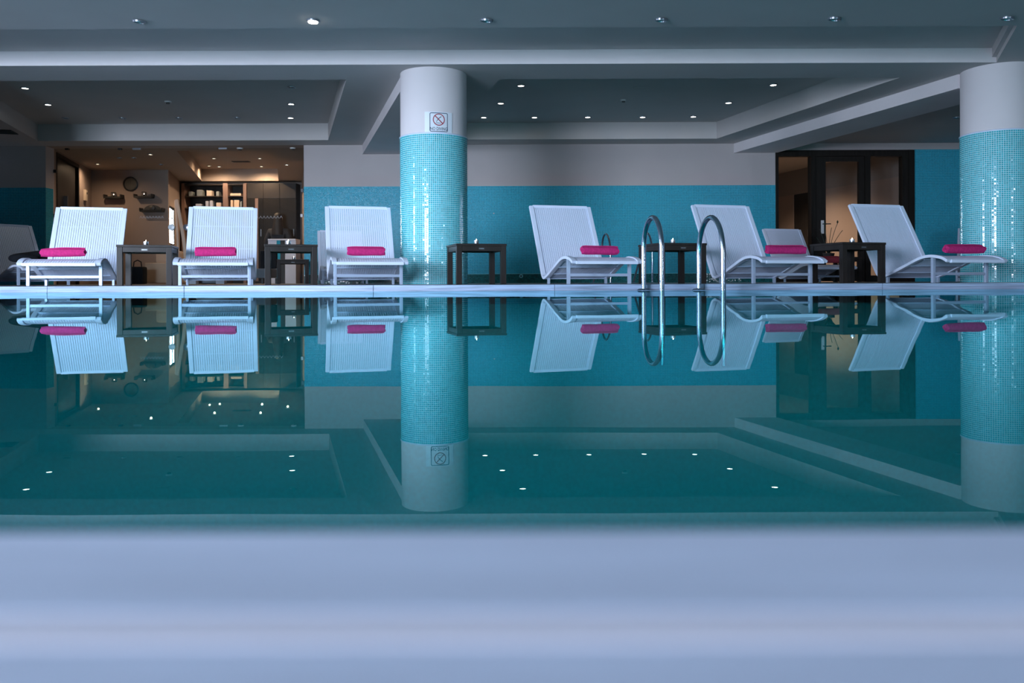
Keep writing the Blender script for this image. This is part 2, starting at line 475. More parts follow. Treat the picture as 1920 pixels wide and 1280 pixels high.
setp(MB().prism([(XL, DB - .014), (4.82 - .0065, DB - .014), (4.82, DB - .0005), (XL, DB - .0005)], ZS - .001, ZSLOT - .001).build('trim_5', M_plaster), 'face of the long ceiling slot, coloured paler to look more strongly lit', 'beam', kind='structure')  # separate slab over the slot face; its stronger light is put into the colour
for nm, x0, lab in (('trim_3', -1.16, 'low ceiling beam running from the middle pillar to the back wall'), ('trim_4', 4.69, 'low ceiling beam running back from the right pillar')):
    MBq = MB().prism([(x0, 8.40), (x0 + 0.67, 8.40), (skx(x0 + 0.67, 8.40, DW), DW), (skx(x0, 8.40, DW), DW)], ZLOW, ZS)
    setp(MBq.build(nm, M_plaster), lab, 'beam', kind='structure')  # beams paler than the ceiling, brighter light on them put into the paint

# ------------------------------------------------------------------ setting: walls
XG0, XG1 = P(86, 400, DW).x, P(570, 400, DW).x       # opening of the glazed lounge
XD0, XD1 = P(1454, 400, DW).x, P(1713, 400, DW).x    # door unit
ZDOOR = P(1585, 281, DW).z
wb = thing('wall_back', 'back wall with white plaster above turquoise mosaic', 'wall', (0, DW, 0), kind='structure')
b = MB()
b.box(-11, XG0, 0, 0.23, DECK - .05, ZTOP)
b.box(XG1, XD0, 0, 0.23, DECK - .05, ZTOP)
b.box(XG0, XG1, 0, 0.23, ZS + .055, ZTOP)
b.box(XD1, 11, 0, 0.23, DECK - .05, ZTOP)
b.box(XD0, XD1, 0, 0.23, ZDOOR, ZTOP)
b.build('plaster', M_wallp, wb)
ZBB = P(1000, 513, DW).z
ZTR = P(1755, 280, DW).z
g = MB()
g.box(XG1, XD0, -0.003, 0.0, ZBB, TILE_TOP)
g.box(-9.6, XG0, -0.003, 0.0, DECK, TILE_TOP)
g.box(XD1, 9.4, -0.003, 0.0, DECK, ZTR)
g.box(XG0, XG0 + 0.003, 0.0, 0.2, DECK, TILE_TOP)
g.build('grout', M_wgrout, wb)
fw = lambda s, t, n: (s, -0.003 - n, t)
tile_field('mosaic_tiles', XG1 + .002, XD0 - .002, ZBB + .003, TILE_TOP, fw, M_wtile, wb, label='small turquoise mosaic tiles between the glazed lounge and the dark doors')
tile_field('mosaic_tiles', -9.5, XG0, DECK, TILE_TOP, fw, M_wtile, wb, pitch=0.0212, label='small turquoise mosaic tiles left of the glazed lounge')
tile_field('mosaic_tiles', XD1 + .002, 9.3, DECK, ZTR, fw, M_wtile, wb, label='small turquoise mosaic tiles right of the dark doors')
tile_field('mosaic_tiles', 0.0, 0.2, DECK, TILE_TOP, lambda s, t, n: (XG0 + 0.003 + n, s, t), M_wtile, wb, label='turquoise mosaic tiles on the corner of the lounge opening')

bb = thing('baseboard_back', 'dark green mosaic plinth along the foot of the back wall', 'baseboard', (0, DW, 0), kind='structure')
b = MB(); b.box(XG1, XD0, -0.012, -0.0035, DECK, ZBB - .004); b.build('grout', M_dgrout, bb)
tile_field('mosaic_tiles', XG1 + .002, XD0 - .002, DECK + .002, ZBB - .006, lambda s, t, n: (s, -0.012 - n, t), M_gtile, bb, label='dark green mosaic tiles')
MB().box(XG1, XD0, -0.02, -0.004, ZBB - .004, ZBB + .003).build('cap_strip', M_wgrout, bb)

# hall side and rear walls with the windows that light the place
b = MB()
wl = WINS_LEFT[0]
DL_END = 9.35
for (y0, y1, z0, z1) in ((Y_BACK, wl[0], -.1, ZTOP), (wl[0], wl[1], -.1, wl[2]), (wl[0], wl[1], wl[3], ZTOP), (wl[1], DL_END, -.1, ZTOP)):
    b.box(X_LEFT - .22, X_LEFT, y0, y1, z0, z1)
b.box(X_LEFT - .22, -6.03, DL_END - 0.3, DL_END, -.1, ZTOP)  # pilaster out of view, added to keep the far-left lounger in shade
b.box(-11.2, -11.0, DL_END - .3, 21, -.1, ZTOP)
b.box(-11.2, X_LEFT - .22, DL_END - .3, DL_END - .1, -.1, ZTOP)
setp(b.build('wall_left', M_hall), 'slate grey wall on the left of the pool hall', 'wall', kind='structure')
b = MB()
b.box(X_RIGHT, X_RIGHT + .22, Y_BACK, 21, -.1, ZTOP)
setp(b.build('wall_right', M_hall), 'slate grey wall on the right of the pool hall', 'wall', kind='structure')
b = MB()
edges = [X_LEFT - .22]
for x0, x1, z0, z1 in WINS_BACK: edges += [x0, x1]
edges.append(X_RIGHT + .22)
for i in range(0, len(edges), 2): b.box(edges[i], edges[i + 1], Y_BACK - .22, Y_BACK, -.1, ZTOP)
for x0, x1, z0, z1 in WINS_BACK:
    b.box(x0, x1, Y_BACK - .22, Y_BACK, -.1, z0); b.box(x0, x1, Y_BACK - .22, Y_BACK, z1, ZTOP)
setp(b.build('wall_front', M_hall), 'slate grey wall with windows behind the lens', 'wall', kind='structure')
def frame_window(name, lab, nmull, pt):
    t = thing(name, lab, 'window', kind='structure')
    b = MB()
    a, c, z0, z1 = pt['a'], pt['c'], pt['z0'], pt['z1']
    put = lambda s0, s1, q0, q1: b.box(s0, s1, pt['d'] - .03, pt['d'] + .03, q0, q1) if pt['ax'] == 'x' else b.box(pt['d'] - .03, pt['d'] + .03, s0, s1, q0, q1)
    put(a, a + .05, z0, z1); put(c - .05, c, z0, z1); put(a, c, z0, z0 + .05); put(a, c, z1 - .05, z1)
    for k in range(1, nmull): put(a + (c - a) * k / nmull - .02, a + (c - a) * k / nmull + .02, z0, z1)
    b.build('window_frame', M_doorw, t)
for i, (x0, x1, z0, z1) in enumerate(WINS_BACK):
    frame_window('window_%d' % (i + 1), ('wide daylight window behind the lens', 'narrow daylight window behind the lens')[i], (3, 1)[i], dict(ax='x', a=x0, c=x1, z0=z0, z1=z1, d=Y_BACK - .11))
frame_window('window_3', 'daylight window in the left wall of the pool hall', 1, dict(ax='y', a=wl[0], c=wl[1], z0=wl[2], z1=wl[3], d=X_LEFT - .11))

# ------------------------------------------------------------------ glazed lounge behind the back wall
DR1, DR2 = 15.3, 17.3
lx = lambda d: skx(XG0, DG, d)
rx = lambda d: skx(XG1, DG, d)
XRET = P(315.5, 400, DR1).x
ret = lambda d: skx(XRET, DR1, d)
b = MB()
ZDL = P(113, 285, 12.95).z                              # lounge door head
DD0, DD1 = 12.95, 14.35
b.wall((lx(12.83), 12.83), (lx(DD0), DD0), DECK - .05, ZS + .5, 0.15)
b.wall((lx(DD0), DD0), (lx(DD1), DD1), ZDL, ZS + .5, 0.15)
b.wall((lx(DD1), DD1), (lx(DR1 + .2), DR1 + .2), DECK - .05, ZS + .5, 0.15)
b.box(lx(DR1) - .2, XRET, DR1, DR1 + .05, DECK - .05, ZS + .5)
zw0, zw1 = P(322, 458, 15.6).z, P(322, 386, 15.6).z
yw0, yw1 = DR1 + 0.06, DR1 + 0.85
for (d0, d1, z0, z1) in ((DR1 + .05, yw0, DECK - .05, ZS + .5), (yw0, yw1, DECK - .05, zw0), (yw0, yw1, zw1, ZS + .5), (yw1, DR2 + .16, DECK - .05, ZS + .5)):
    b.wall((ret(d0), d0), (ret(d1), d1), z0, z1, 0.014)
b.box(ret(DR2) - .055, rx(DR2) + .2, DR2, DR2 + .16, DECK - .05, ZS + .5)
b.wall((rx(DW + .23), DW + .23), (rx(DR2 + .1), DR2 + .1), DECK - .05, ZS + .5, -0.16)
setp(b.build('wall_lounge', M_brownwall), 'warm beige walls of the lounge behind the glass', 'wall', kind='structure')
b = MB()
R0, R1 = 13.1, 17.0
rl = lambda d: skx(-5.48, 13.1, d); rr = lambda d: skx(-3.85, 13.1, d)
b.prism([(-9.5, DW), (-2.9, DW), (-2.9, R0), (-9.5, R0)], ZS, ZS + .05)
b.prism([(-9.5, R0), (rl(R0), R0), (rl(R1), R1), (-9.5, R1)], ZS, ZS + .05)
b.prism([(rr(R0), R0), (-2.9, R0), (-2.9, R1), (rr(R1), R1)], ZS, ZS + .05)
b.prism([(-9.5, R1), (-2.9, R1), (-2.9, DR2 + .2), (-9.5, DR2 + .2)], ZS, ZS + .05)
q = [(rl(R0), R0), (rr(R0), R0), (rr(R1), R1), (rl(R1), R1)]
for i in range(4): b.wall(q[i], q[(i + 1) % 4], ZS + .05, ZTRAY, -0.04)
b.prism([(q[0][0] - .1, R0 - .05), (q[1][0] + .1, R0 - .05), (q[2][0] + .1, R1 + .05), (q[3][0] - .1, R1 + .05)], ZTRAY, ZTRAY + .05)
setp(b.build('ceiling_lounge', M_warmceil), 'warm lit lounge ceiling with one recessed tray', 'ceiling', kind='structure')

# lounge side door (dark) and the small bright window
dl = thing('door_1', 'dark tall door in the left side wall of the lounge', 'door', (lx(DD0), DD0, DECK), kind='structure')
L = (DD1 - DD0) / math.cos(ANG)
Mz = Matrix.Rotation(ANG, 4, 'Z')
MB().box(-0.10, -0.04, 0.06, L - .06, 0, ZDL - DECK - .06, Mz).build('door_leaf', M_cab, dl)
b = MB(); b.box(-.12, .012, 0, .06, 0, ZDL - DECK, Mz); b.box(-.12, .012, L - .06, L, 0, ZDL - DECK, Mz); b.box(-.12, .012, .06, L - .06, ZDL - DECK - .06, ZDL - DECK, Mz)
b.build('door_frame', M_doorw, dl)
MB().box(-.04, .02, L * .42, L * .42 + .03, 0.6, 1.5, Mz).build('pull_bar', M_rimmetal, dl)
t = thing('window_4', 'small bright daylight window beside the wooden pole in the lounge', 'window', (ret(yw0), yw0, zw0), kind='structure')
Lw = (yw1 - yw0) / math.cos(ANG); hw = zw1 - zw0
b = MB()
for bx in ((-.013, -.002, 0, .015, 0, hw), (-.013, -.002, Lw - .03, Lw, 0, hw), (-.013, -.002, .015, Lw - .03, 0, .03), (-.013, -.002, .015, Lw - .03, hw - .05, hw), (-.013, -.002, Lw * .62, Lw * .62 + .05, .03, hw - .05)):
    b.box(*bx, Mz)
b.build('window_frame', M_dark, t)
MB().box(-.0085, -.0065, .02, Lw - .04, .04, hw - .05, Mz).build('pane', M_glass, t)

# glass partition
gp = thing('window_5', 'frameless clear glass partition in front of the lounge', 'window', (0, DG, 0), kind='structure')
gx = [XG0 + .01, P(247, 400, DG).x, P(427, 400, DG).x, XG1 - .0]
for i in range(3):
    MB().box(gx[i] + .003, gx[i + 1] - .003, -.005, .005, DECK + .003, ZS - .004).build('pane', M_glass, gp)
def on_glass(px, py, w, h, name, m, d=0.022):
    p = P(px, py, DG)
    return MB().box(p.x - w / 2, p.x + w / 2, -d, d, p.z - h / 2, p.z + h / 2).build(name, m, gp, bevel=0.003)
for px, py in ((126, 278), (225, 278)): on_glass(px, py, .055, .055, 'clamp', M_dark)
for px, py in ((257, 279), (418, 278)): on_glass(px, py, .13, .035, 'clamp', M_rimmetal)
on_glass(104, 321, .05, .05, 'clamp', M_dark); on_glass(104, 404, .03, .05, 'clamp', M_dark)
on_glass(566, 404, .04, .05, 'clamp', M_sensor); on_glass(567, 357, .04, .06, 'clamp', M_dark)
on_glass(340, 276, 1.25, .012, 'head_rail', M_dark, .01)
for (p0, p1) in ((262, 308), (480, 531)):
    b = MB(); n = 8
    for k in range(n):
        a = P(p0 + (p1 - p0) * k / n, 410, DG); c_ = P(p0 + (p1 - p0) * (k + .8) / n, 410, DG)
        mid = (a + c_) / 2
        for q0, q1 in ((a, mid), (mid, c_)):
            za, zb = (0, .035) if q0 is a else (.035, 0)
            b.add([(q0.x, -.0065, q0.z + za), (q1.x, -.0065, q1.z + zb), (q1.x, -.0065, q1.z + zb + .014), (q0.x, -.0065, q0.z + za + .014),
                   (q0.x, -.0055, q0.z + za), (q1.x, -.0055, q1.z + zb), (q1.x, -.0055, q1.z + zb + .014), (q0.x, -.0055, q0.z + za + .014)],
                  [(0, 1, 2, 3), (7, 6, 5, 4), (0, 4, 5, 1), (3, 2, 6, 7), (0, 3, 7, 4), (1, 5, 6, 2)])
    b.build('marking_strip', M_decal, gp, label='row of small white zigzag marks on the glass')
for px in (322, 350):
    p = P(px, 426, DG)
    Mp = Matrix.Translation((p.x, 0, p.z)) @ Matrix.Rotation(PI / 2, 4, 'X')
    MB().lathe([(.012, -.03), (.052, -.03), (.055, -.02), (.05, .02), (.02, .03)], 20, M=Mp).build('round_pull', M_disc if px == 322 else M_rimmetal, gp, smooth=True)

# ------------------------------------------------------------------ corridor behind the dark doors
cw = lambda d: skx(5.97, 16.0, d)
ZC = 2.27 + H
def D_at(px): return 10.498 / ((px - 960) / F + 0.283)
b = MB()
dz1, dz2 = D_at(1488), D_at(1524)
ztone = 1.77 + H; zdd = P(1500, 328, 16.2).z
for (d0, d1, z0, z1) in ((DW + .23, dz2, DECK - .05, ztone), (dz1, 19, DECK - .05, ztone), (dz2, dz1, zdd, ztone)):
    if z1 > z0: b.wall((cw(d0), d0), (cw(d1), d1), z0, z1, -.15)
b.wall((4.0, DW + .23), (skx(4.0, DW, 19), 19), DECK - .05, ZC, .15)
b.box(2.0, 6.5, 19, 19.15, DECK - .05, ZC)
b.box(cw(DW + .23), XD1 + .3, DW + .23, DW + .38, DECK - .05, ZC)
setp(b.build('wall_corridor', M_brownwall), 'warm beige lower walls of the corridor behind the dark doors', 'wall', kind='structure')
b = MB()
b.wall((cw(DW + .23), DW + .23), (cw(19), 19), max(ztone, 0), ZC, -.15)
setp(b.build('wall_corridor', M_greyband), 'greyer upper band of the corridor wall', 'wall', kind='structure')
b = MB(); b.prism([(3.5, DW + .23), (7.0, DW + .23), (7.0, 19.2), (1.5, 19.2), (1.5, 17)], ZC, ZC + .05)
setp(b.build('ceiling_corridor', M_warmceil), 'warm lit ceiling of the corridor behind the dark doors', 'ceiling', kind='structure')
dc = thing('door_2', 'dark inner door in the corridor seen through the left pane', 'door', (cw(dz2), dz2, DECK), kind='structure')
Lc = (dz1 - dz2) / math.cos(ANG)
MB().box(0.02, .08, 0, Lc, 0, zdd - DECK, Mz).build('door_leaf', M_cab, dc)
MB().box(-.01, .02, .1, .14, .9, 1.05, Mz).build('door_handle', M_rimmetal, dc)

# dark door unit: frame, glazed door, two side lights
du = thing('door_3', 'dark timber glazed door with a narrow side pane on each hand', 'door', (0, DW, 0), kind='structure')
X = lambda px: P(px, 400, DW).x
Z = lambda py, px=1585: P(px, py, DW).z
zt = ZDOOR - .005
b = MB()
b.box(X(1454), X(1459), -.03, .12, DECK, zt)
b.box(X(1459), X(1520), -.02, .10, Z(293, 1490), zt)
b.box(X(1520), X(1528), -.03, .12, DECK, zt)
b.box(X(1528), X(1621), -.03, .12, Z(293), zt)
b.box(X(1621), X(1631), -.03, .12, DECK, zt)
b.box(X(1631), X(1691), -.02, .10, Z(293, 1660), zt)
b.box(X(1691), X(1702), -.02, .10, DECK, zt)
b.box(X(1702), X(1713), -.035, .12, DECK, zt)
b.box(X(1459), X(1520), -.02, .10, DECK, DECK + .1); b.box(X(1631), X(1691), -.02, .10, DECK, DECK + .1)
b.build('door_frame', M_doorw, du)
b = MB()
b.box(X(1528) + .004, X(1548), -.01, .05, DECK + .01, Z(293) - .004)
b.box(X(1610), X(1621) - .004, -.01, .05, DECK + .01, Z(293) - .004)
b.box(X(1548), X(1610), -.01, .05, Z(303), Z(293) - .004)
b.box(X(1548), X(1610), -.01, .05, DECK + .01, DECK + .2)
leaf = b.build('door_leaf', M_doorw, du)
for p0, p1, zz, y in ((1459, 1520, Z(293, 1490), .04), (1548, 1610, Z(303), .02), (1631, 1691, Z(293, 1660), .04)):
    MB().box(X(p0), X(p1), y - .004, y + .004, DECK + .1 if y > .03 else DECK + .2, zz).build('pane', M_glass, du)
b = MB()
b.box(X(1538.5), X(1544), -.022, -.01, Z(438, 1541), Z(413, 1541))
b.build('handle_plate', M_sensor, leaf, bevel=.004, label='white handle plate')
p = P(1543, 420, DW)
MB().tube([(p.x - .01, -.022, p.z), (p.x - .01, -.055, p.z), (p.x + .1, -.06, p.z)], .008, 8).build('lever', M_dark, leaf, smooth=True)

# ------------------------------------------------------------------ pillars
COL = [(-0.813, 8.36), (5.02, 8.25)]
RC = 0.345
def pillar(i, label):
    cx, cy = COL[i]
    t = thing('mosaic_pillar', label, 'pillar', (cx, cy, DECK), 0, kind='thing', group='round mosaic pillars')
    zt_, zb = ZS - DECK - .001, P(816, 250.5, 8.02).z - DECK
    MB().lathe([(RC, zb - .02), (RC, zt_)], 72).build('shaft', M_plaster, t, smooth=True)
    MB().lathe([(RC + .003, 0), (RC + .003, zb)], 72).build('grout', M_grout, t, smooth=True)
    R2 = RC + .003
    tile_field('mosaic_tiles', 0, 2 * PI * R2, 0.001, zb, lambda s, q, n: ((R2 + n) * np.sin(s / R2), -(R2 + n) * np.cos(s / R2), q), M_ptile, t, pitch=0.0208, gap=.0040, tilt=.00012, label='glossy turquoise mosaic tiles')
    MB().lathe([(RC + .001, zb), (RC + .011, zb), (RC + .012, zb + .008), (RC + .006, zb + .014), (RC + .0005, zb + .015)], 72).build('collar', M_white, t, smooth=True)
    return t
pillar(0, 'round pillar with turquoise mosaic that carries the no diving sign')
pillar(1, 'round pillar with turquoise mosaic at the right edge of the view')

# NO DIVING sign, bent around the first pillar
cx, cy = COL[0]
RS = RC + 0.004
phi0 = math.atan2(-cx, cy) + 0.15
zsg = P(825, 229, 8.02).z
sg = thing('no_diving_sign', 'white NO DIVING sign with red ring stuck on the middle pillar', 'sign', (cx, cy, zsg))
def bend(b, depth_r):
    """(s, t) plane coordinates with y as offset outward -> around the pillar"""
    out = []
    for s_, n_, t_ in b.v:
        a = phi0 + s_ / RS
        r = depth_r + n_
        out.append((r * math.sin(a), -r * math.cos(a), t_))
    b.v = out
    return b
def strip_box(b, s0, s1, t0, t1, n0, n1, k=12):
    for i in range(k):
        b.box(s0 + (s1 - s0) * i / k, s0 + (s1 - s0) * (i + 1) / k, n0, n1, t0, t1)
b = MB(); k = 18
sw, sh = .142, .104
vs, fs = [], []
for i in range(k + 1):
    s_ = -sw + 2 * sw * i / k
    vs += [(s_, -.0034, -sh), (s_, .0015, -sh), (s_, .0015, sh), (s_, -.0034, sh)]
for i in range(k):
    for j in range(4): fs.append((i * 4 + j, i * 4 + (j + 1) % 4, i * 4 + 4 + (j + 1) % 4, i * 4 + 4 + j))
fs += [(0, 1, 2, 3), (k * 4 + 3, k * 4 + 2, k * 4 + 1, k * 4)]
b.add(vs, fs); bend(b, RS).build('panel', M_signw, sg, smooth=True)
def outline(pts, w, n0=.0016, n1=.003):
    """closed flat ribbon along pts"""
    b = MB(); m = len(pts); vs, fs = [], []
    for i, (x, y) in enumerate(pts):
        a, c = Vector(pts[i - 1]), Vector(pts[(i + 1) % m])
        d = (c - a).normalized(); n = Vector((-d.y, d.x)) * w / 2
        vs += [(x + n.x, n1, y + n.y), (x - n.x, n1, y - n.y), (x - n.x, n0, y - n.y), (x + n.x, n0, y + n.y)]
    for i in range(m):
        j = (i + 1) % m
        for q in range(4): fs.append((i * 4 + q, i * 4 + (q + 1) % 4, j * 4 + (q + 1) % 4, j * 4 + q))
    b.add(vs, fs); return b
bx, bz, rr_ = .089, .092, .012
pts = []
for cxq, czq, a0 in ((bx - rr_, bz - rr_, 0), (-bx + rr_, bz - rr_, 90), (-bx + rr_, -bz + rr_, 180), (bx - rr_, -bz + rr_, 270)):
    for q in range(5):
        a = math.radians(a0 + q * 22.5); pts.append((cxq + rr_ * math.cos(a), czq + rr_ * math.sin(a)))
den = []
for i in range(len(pts)):
    p0, p1 = pts[i], pts[(i + 1) % len(pts)]
    n = 6 if math.hypot(p1[0] - p0[0], p1[1] - p0[1]) > .03 else 1
    den += [(p0[0] + (p1[0] - p0[0]) * q / n, p0[1] + (p1[1] - p0[1]) * q / n) for q in range(n)]
bend(outline(den, .0065), RS).build('border', M_signb, sg)
rc, cz = .056, .026
bend(outline([(rc * math.cos(2 * PI * q / 36), cz + rc * math.sin(2 * PI * q / 36)) for q in range(36)], .0085), RS).build('ring', M_signr, sg)
def flatpoly(pts, n0=.0016, n1=.0026):
    m = len(pts)
    b = MB(); b.add([(x, n0, y) for x, y in pts] + [(x, n1, y) for x, y in pts], [tuple(range(m)), tuple(range(m, 2 * m))[::-1]] + [(i, (i + 1) % m, m + (i + 1) % m, m + i) for i in range(m)])
    return b
r7 = rc * .7071; w_ = .0032
b = MB()
for q in range(6):
    f0, f1 = -1 + q / 3, -1 + (q + 1) / 3
    bb_ = flatpoly([(r7 * f0 - w_, cz - r7 * f0 - w_), (r7 * f1 - w_, cz - r7 * f1 - w_), (r7 * f1 + w_, cz - r7 * f1 + w_), (r7 * f0 + w_, cz - r7 * f0 + w_)], .0018, .0034)
    b.add(bb_.v, bb_.f)
bend(b, RS).build('slash', M_signr, sg)
b = MB()
for pts in ([(-.022, cz - .016), (-.017, cz - .012), (.012, cz + .020), (.006, cz + .022), (-.012, cz + .004), (-.018, cz - .004)],       # diver's body, arms down
            [(.008, cz + .016), (.024, cz + .026), (.027, cz + .034), (.021, cz + .033), (.006, cz + .022)],
            [(-.026, cz - .022), (-.020, cz - .022), (-.017, cz - .017), (-.020, cz - .013), (-.026, cz - .016)],
            [(-.030, cz - .035), (.022, cz - .037), (.024, cz - .034), (-.012, cz - .031), (-.030, cz - .031)]):
    bb_ = flatpoly(pts); b.add(bb_.v, bb_.f)
bend(b, RS).build('diver_pictogram', M_signb, sg)
def text_bent(body, size, sx_, s0, t0, parent, m, name):
    cu = bpy.data.curves.new('lettering', 'FONT'); cu.body = body; cu.size = size; cu.align_x = 'CENTER'; cu.offset = .0004
    to = bpy.data.objects.new('lettering', cu); C.objects.link(to)
    dg = bpy.context.evaluated_depsgraph_get(); dg.update()
    me = to.evaluated_get(dg).to_mesh()
    vs = [(v.co.x * sx_ + s0, .0028, v.co.y + t0) for v in me.vertices]
    fs = [tuple(p.vertices) for p in me.polygons]
    bpy.data.objects.remove(to)
    b = MB(); b.add(vs, fs); return b
b = text_bent('NO DIVING', .043, .78, 0, -.080, sg, M_signb, 'lettering')
bend(b, RS).build('lettering', M_signb, sg)

# ------------------------------------------------------------------ sun loungers
def catmull(pts, n=6):
    out = []
    p = [pts[0]] + pts + [pts[-1]]
    for i in range(1, len(p) - 2):
        for k in range(n):
            t = k / n
            a, b_, c_, d = [Vector(q) for q in p[i - 1:i + 3]]
            out.append(0.5 * ((2 * b_) + (-a + c_) * t + (2 * a - 5 * b_ + 4 * c_ - d) * t * t + (-a + 3 * b_ - 3 * c_ + d) * t ** 3))
    out.append(Vector(pts[-1]))
    return out
PROF = catmull([(0, .236), (.05, .262), (.12, .278), (.21, .284), (.32, .266), (.5, .200), (.66, .140), (.75, .113), (.80, .107), (.845, .130), (.885, .19), (.96, .325), (1.1, .575), (1.25, .834)], 4)
PROF = [(p.x, p.y - DECK) for p in PROF]
LW = 0.66
def seat_z(u):
    for (a, za), (b_, zb) in zip(PROF, PROF[1:]):
        if a <= u <= b_: return za + (zb - za) * (u - a) / (b_ - a + 1e-9)
    return PROF[0][1]
def make_lounger(label, loc, rz, group):
    t = thing('sun_lounger', label, 'sun lounger', loc, rz, group)
    for sgn in (-1, 1):
        x = sgn * (LW / 2 - .022)
        MB().tube([(x, u, z) for u, z in PROF], 0, sq=(.026, .044), up=(1, 0, 0)).build('side_rail', M_white, t, smooth=False, bevel=.005)
    for (u, z), nm in ((PROF[0], 'foot_bar'), (PROF[-1], 'head_bar')):
        MB().box(-LW / 2 + .04, LW / 2 - .04, u - .014, u + .014, z - .015, z + .013).build(nm, M_white, t, bevel=.005)
    # straps
    n = 27; inner = LW / 2 - .046; pitch = 2 * inner / n
    b = MB()
    for k in range(n):
        xc = -inner + pitch * (k + .5)
        b.tube([(xc, u, z) for u, z in PROF], 0, sq=(.006, pitch * .85), up=(1, 0, 0))
    b.build('woven_straps', M_strap, t, kind='stuff', label='narrow white woven straps running lengthwise')
    for u in (.12, .30, .46, .62, .76):
        MB().tube([(-inner - .005, u, seat_z(u) - .012), (inner + .005, u, seat_z(u) - .012)], .006, 6).build('support_rod', M_alu, t)
    for s_ in (.35, .7):
        u = .88 + .37 * s_
        MB().tube([(-inner - .005, u + .012, seat_z(u) - .004), (inner + .005, u + .012, seat_z(u) - .004)], .006, 6).build('support_rod', M_alu, t)
    lw = .014
    for sgn in (-1, 1):
        x = sgn * .292
        MB().box(x - lw, x + lw, .19 - lw, .19 + lw, 0, seat_z(.19) - .012).build('leg', M_alu, t, bevel=.003)
        MB().box(x - lw * .8, x + lw * .8, .745 - lw, .745 + lw, 0, seat_z(.745) - .010).build('leg', M_alu, t, bevel=.003)
    MB().box(-.292 + lw, .292 - lw, .19 - .010, .19 + .010, .068, .092).build('crossbar', M_alu, t, bevel=.002)
    return t
LIP = 6.98
def lip_x(px): return (px - 960) / F * LIP
loungers = [
    (111, 'white strap lounger left of the first side table, nearest the left edge'),
    (400, 'white strap lounger between the first and second side tables'),
    (695, 'white strap lounger standing just left of the middle pillar'),
    (1139, 'white strap lounger just left of the pool ladder, right of the middle pillar'),
    (1491, 'white strap lounger behind the right pool handrail, foot end by the large end table'),
    (1833, 'white strap lounger in front of the right pillar'),
]
for i, (px, lab) in enumerate(loungers):
    loc = (lip_x(px), LIP, DECK)
    if i == 0: L0 = make_lounger(lab, loc, ANG, 'front row of white loungers')
    else:
        c = link_copy(L0); c.location = loc; c['label'] = lab
        c.rotation_euler = (0, 0, ANG)
def place_back(label, loc, rz):
    c = link_copy(L0); c.location = loc; c.rotation_euler = (0, 0, rz); c['label'] = label; c['group'] = 'white loungers by the back wall'
    return c
def lounger_from(u, sx_, pos, rz):
    """origin so that local point (sx_, u) lies at pos"""
    off = Matrix.Rotation(rz, 2) @ Vector((sx_, u))
    return (pos[0] - off.x, pos[1] - off.y, DECK)
BLa = math.radians(55)
p_bl = lounger_from(.23, -LW / 2, (P(25, 500, 9.6).x, 9.6), BLa)
place_back('shaded lounger at the left edge with a black garment on it', p_bl, BLa)
place_back('lounger mostly hidden behind the one left of the middle pillar', lounger_from(1.25, -LW / 2, (P(595, 433, 11.9).x, 11.9), ANG), ANG)
p_br = lounger_from(1.25, 0, (P(1465, 431, 12.0).x, 12.0), ANG)
place_back('smaller looking lounger before the dark doors with a dull red towel', p_br, ANG)
BRa = math.radians(-32)
place_back('lounger almost hidden behind the right pillar', lounger_from(1.25, -LW / 2, (P(1796, 428, 11.9).x, 11.9), BRa), BRa)

# ------------------------------------------------------------------ rolled towels
def make_towel(L_, R_, m, label, loc, rz, tilt=0.0, seed=0, flap=0.0):
    rnd = random.Random(seed)
    n, turns = 92, 3.4
    t = thing('rolled_towel', label, 'towel', loc, rz, 'rolled towels on the loungers')
    t.rotation_euler = (0, tilt, rz)
    th = R_ / (turns + .6)
    segs = 9
    ph = [rnd.uniform(0, 6) for _ in range(4)]
    rows = []
    for j in range(segs + 1):
        f = j / segs
        x = -L_ / 2 + L_ * f
        edge = min(f, 1 - f)
        sh = 1 - .10 * math.exp(-edge * 22) + .025 * math.sin(7 * f + ph[0])
        ring = []
        for side in (0, 1):
            for i in range(n + 1):
                g_ = i / n
                a = -PI * .35 + turns * 2 * PI * g_ + flap * (f - .5)
                r = (th * .6 + (R_ - th * .6) * g_) * sh - (th * .78 if side else 0) * min(1, g_ * 3 + .25)
                r *= 1 + .02 * math.sin(2 * a + ph[1]) + .012 * math.sin(5 * a + 9 * f + ph[2])
                xo = x + (.006 * math.sin(3 * a + ph[3]) if j in (0, segs) else 0)
                ring.append((xo, r * math.cos(a), R_ * .97 + r * math.sin(a) * .94))
        rows.append(ring)
    m_ = 2 * (n + 1)
    order = list(range(n + 1)) + list(range(2 * n + 1, n, -1))
    vs = [rows[j][k] for j in range(segs + 1) for k in order]
    fs = []
    for j in range(segs):
        for k in range(m_):
            k2 = (k + 1) % m_
            fs.append((j * m_ + k, j * m_ + k2, (j + 1) * m_ + k2, (j + 1) * m_ + k))
    for j, rev in ((0, False), (segs, True)):
        for i in range(n):
            q = (j * m_ + i, j * m_ + i + 1, j * m_ + (2 * n + 1 - i - 1), j * m_ + (2 * n + 1 - i))
            fs.append(q[::-1] if rev else q)
    b = MB(); b.add(vs, fs)
    b.build('roll', m, t, smooth=True)
    return t
towels = [(119, 73, 'pink rolled towel on the lounger nearest the left edge', -.03, .9), (405, 70, 'pink rolled towel on the lounger between the first two side tables', -.02, .0),
          (687, 67, 'pink rolled towel on the lounger left of the middle pillar', .0, .2), (1125, 70, 'pink rolled towel on the lounger left of the pool ladder', .02, .0),
          (1474, 79, 'pink rolled towel on the lounger behind the right pool handrail', -.0, .3), (1809, 85, 'pink rolled towel on the lounger before the right pillar', 0, .1)]
